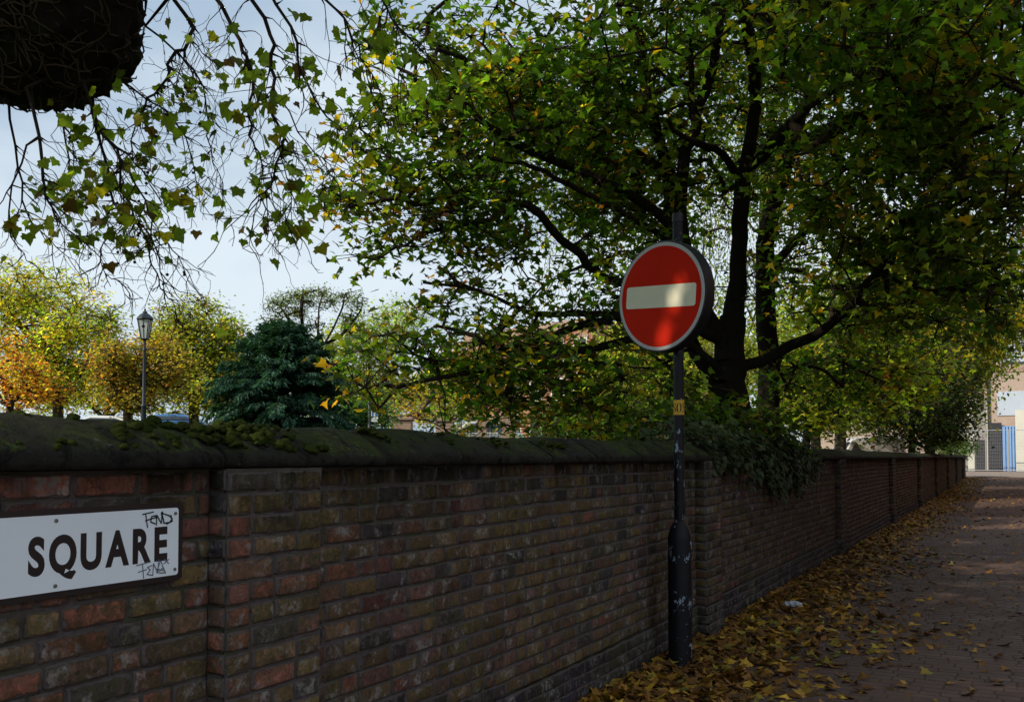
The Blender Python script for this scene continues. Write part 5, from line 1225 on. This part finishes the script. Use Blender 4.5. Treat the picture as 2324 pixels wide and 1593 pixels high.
# ------------------------------------------------------------------ fallen leaves
rng = np.random.default_rng(301); LIT = [((.30, .14, .022), 5), ((.19, .08, .02), 5), ((.44, .25, .03), 3), ((.12, .052, .02), 4), ((.28, .20, .03), 1.2), ((.15, .16, .03), .4)]
n1 = 16500; yv = 4.6 + (64 - 4.6) * rng.random(n1) ** 1.5; wd = np.where(yv < 14, 1.05, .85) * (1 + .25 * np.sin(yv * .9) + .15 * np.sin(yv * 2.3))
xv = .03 + np.abs(rng.normal(0, 1, n1)) * wd * .58; 
# piers push the drift outward
for a, b_, pr in PIERS: xv = np.where((yv > a - .1) & (yv < b_ + .1) & (xv < pr + .05), xv + pr + .05, xv)
n2 = 1700; y2 = 5 + 58 * rng.random(n2) ** 1.4; x2 = rng.uniform(.1, 4.2, n2)
xv = np.concatenate([xv, x2]); yv = np.concatenate([yv, y2]); n = len(xv)
heap = np.exp(-(xv / .7) ** 2) * .045
zv = gz(np.maximum(xv, 0), yv) + .012 + rng.uniform(0, 1, n) * heap
size = .074 * rng.uniform(.5, 1.4, n); pos = np.stack([xv, yv, zv], 1)
keep = np.hypot(xv - PX, yv - PY) > .12; 
nr = np.stack([rng.normal(0, .33, n), rng.normal(0, .33, n), np.ones(n)], 1); nr[rng.random(n) < .5, 2] *= -1; nr /= np.linalg.norm(nr, axis=1)[:, None]
dd = np.stack([rng.normal(0, 1, n), rng.normal(0, 1, n), np.zeros(n)], 1); dd -= nr * np.sum(dd * nr, 1)[:, None]; dd /= np.linalg.norm(dd, axis=1)[:, None]
R_ = np.stack([np.cross(dd, nr), dd, nr], 2); cols = pick_colors(n, rng, LIT, .3)
px_, py_, z_ = proj(pos); vis = keep & (px_ > 0) & (px_ < 2324) & (py_ < 1593) & (py_ > 0)
sc_ = np.where(vis, (size / z_) * (1 + (xv > .9) * .25), -1); sel = np.zeros(n, bool); sel[np.argsort(-sc_)[:120]] = True
k = keep & ~sel
o = link('fallen_leaves', leaf_mesh('fallen_leaves', 'mid', pos[k], R_[k], size[k], cols[k], M['litter'])); tag(o, 'drift of brown and yellow fallen leaves along the foot of the wall', 'leaf litter', kind='stuff')
v, f = LT['maple']; lm = []
for c in (0.6, 1.2, 2.0): w = v.copy(); w[:, 2] *= c; lm.append(npmesh('fallen_leaf', w, f, M['litter_obj']))
for q, i in enumerate(np.where(sel)[0]):
    o = bpy.data.objects.new('fallen_leaf', lm[q % 3]); COL.objects.link(o); m = np.eye(4); m[:3, :3] = R_[i] * size[i]; m[:3, 3] = pos[i]; o.matrix_world = Matrix(m.tolist()); o.color = (*map(float, cols[i]), 1)
    lum = cols[i].sum(); nm = 'pale yellow' if lum > .50 else ('brown' if lum < .27 else 'tawny orange')
    where = 'lying on the bare setts' if xv[i] > .9 else 'in the drift by the sign post'
    tag(o, '%s fallen maple leaf %s' % (nm, where), 'leaf', '%s fallen leaves %s' % (nm, where))
# crumpled clear plastic litter in the drift
lit = P(1800, 1382, 1.56 * FPX / (1382 - 1037)); M['plastic'] = simple('crumpled clear plastic', (.42, .44, .48), .2, 0, .6, .3, 40)
bm = bmesh.new(); bmesh.ops.create_icosphere(bm, subdivisions=3, radius=.07); rr = random.Random(3)
for vv in bm.verts: vv.co = Vector((vv.co.x * 1.3, vv.co.y * .8, max(-.02, vv.co.z * .5))) * (1 + rr.uniform(-.25, .25))
me = bpy.data.meshes.new('plastic_wrapper'); bm.to_mesh(me); bm.free(); me.materials.append(M['plastic']); o = link('plastic_wrapper', me); o.location = (lit[0], lit[1], .05); tag(o, 'crumpled clear plastic wrapper in the leaf drift', 'wrapper')
# ------------------------------------------------------------------ far end of the lane
FY = 88.0; FG = float(gz(1.0, FY))
M['block'] = simple('grey concrete block', (.30, .28, .27), .9, 0, .2, .2, 2); M['blockj'] = simple('block joint', (.20, .18, .17), .9); M['render'] = simple('white render', (.62, .61, .55), .8, 0, .2, .12, 1.5)
M['blacktimber'] = simple('black boarding', (.035, .037, .045), .7, 0, .3, .2, 3); M['bluemetal'] = simple('sky blue corrugated steel', (.20, .38, .72), .5, .1, .4, .12, 2); M['paleblue'] = simple('pale blue panel', (.45, .52, .62), .5, 0, .4, .15, 1.2)
M['oldbrick'] = simple('patched brickwork', (.42, .33, .28), .9, 0, .2, .25, 4); M['navy'] = simple('navy window paint', (.03, .05, .09), .5); M['steel'] = simple('galvanised fence steel', (.45, .47, .50), .4, .4, .5)
fb = empty('workshop_building', (0, FY, FG)); tag(fb, 'half demolished brick and block workshop closing the end of the lane', 'building')
def part(name, mat, *boxes, parent=None):
    b = MB()
    for x in boxes: b.box(*x)
    return b.build(name, mat, parent or fb)
part('wall', M['oldbrick'], (-14, 14, .02, 8, -1, 12.5))
for j in range(11):
    for i in range(4): part('concrete_block', M['block'], (-2.6 + i * .46 + (j % 2) * .2, -2.6 + i * .46 + (j % 2) * .2 + .445, -.12, .018, j * .42, j * .42 + .405))
part('pilaster', M['render'], (-.66, -.15, -.25, .018, 0, 9.5)); part('render_panel', M['block'], (-.149, .75, -.14, .018, .02, 6.2)); part('downpipe', M['blacktimber'], (.86, 1.0, -.2, -.02, 0, 9.2)); part('white_reveal', M['render'], (.751, .859, -.1, .016, 0, 6.0))
part('black_boarding', M['blacktimber'], (.86, 1.9, -.3, -.21, 0, 4.0)); part('boarded_opening', M['blacktimber'], (-.05, .6, -.2, -.141, .1, 2.6)); part('lintel_band', M['sand'], (-14, 14, -.06, .016, 8.2, 8.5))
for k in range(14): part('corrugation', M['bluemetal'], (2.0 + k * .22, 2.0 + k * .22 + .15, -.42, -.30, 0, 3.7)) 
part('blue_hoarding', M['bluemetal'], (1.95, 5.2, -.299, -.22, 0, 3.7)); part('pale_panel', M['paleblue'], (1.6, 4.6, -.05, .016, 4.6, 6.6)); part('loading_bay', M['render'], (2.9, 6, -.9, -.43, 0, 5.0))
for x0, z0, w_, h_ in ((2.0, 8.9, 3.0, 2.4), (-3.4, 4.4, 1.1, 1.9), (-3.2, 8.9, 2.0, 2.4)):
    wd_ = part('window', M['navy'], (x0, x0 + w_, -.1, .015, z0, z0 + h_))
    for i in range(3):
        for j in range(2): part('pane', M['paleblue'], (x0 + .08 + i * (w_ - .16) / 3 + .03, x0 + .08 + (i + 1) * (w_ - .16) / 3 - .03, -.12, -.101, z0 + .08 + j * (h_ - .16) / 2 + .03, z0 + .08 + (j + 1) * (h_ - .16) / 2 - .03), parent=wd_)
b = MB()
for k in range(5):
    cz = 4.35 - k * .52; b.tube([(-.405 + .2 * math.cos(a_), -.262, cz + .25 * math.sin(a_)) for a_ in np.linspace(0, 6.283, 15)], .035, 4, False)
b.build('graffiti_loops', M['ink_black'], fb)
fe = empty('site_fence', (0, FY - 4, float(gz(1, FY - 4)))); tag(fe, 'thin steel mesh site fence standing before the workshop', 'fence')
for x0 in (-4.6, -1.1, 2.4, 5.9):
    for zz in (.12, 2.0, 3.3): b = MB(); b.tube([(x0, 0, zz), (x0 + 3.45, 0, zz)], .03, 6); b.build('rail', M['steel'], fe) if zz != 2.0 else None
    b = MB(); b.tube([(x0, 0, 0), (x0, 0, 3.35)], .03, 6); b.build('upright', M['steel'], fe); b = MB(); b.tube([(x0 + 3.45, 0, 0), (x0 + 3.45, 0, 3.35)], .03, 6); b.build('upright', M['steel'], fe)
    b = MB()
    for k in range(1, 28): b.box(x0 + k * .123 - .003, x0 + k * .123 + .003, -.003, .003, .13, 3.28)
    for k in range(1, 12): b.box(x0, x0 + 3.45, -.004, .004, .12 + k * .27 - .003, .12 + k * .27 + .003)
    b.build('mesh_panel', M['steel'], fe, kind='stuff')
# cross street setts, paler, beyond the end of the wall
V = []; b = MB(); y = 66.0
M['crosssett'] = simple('pale worn setts', (.24, .20, .18), .85, 0, .3, .25, 2, .4)
while y < 83:
    x = -6
    while x < 6: 
        L = r.uniform(.5, .7); zz = float(gz(1, y)); b.box(x, x + L - .05, y, y + .50, zz - .02, zz + .02 + r.uniform(0, .012)); x += L
    y += .56
o = b.build('cross_street', M['crosssett'], None, kind='structure')

# ------------------------------------------------------------------ the other side of the lane: unseen terrace added to shade it
building('shading_terrace', 'unseen plain brick terrace added opposite the wall to shade the lane', np.array([7.2, 60.0]), np.array([7.2, 9.0]), 9, 8.5, 0.0, 10, 3, M['redbrick'], True)
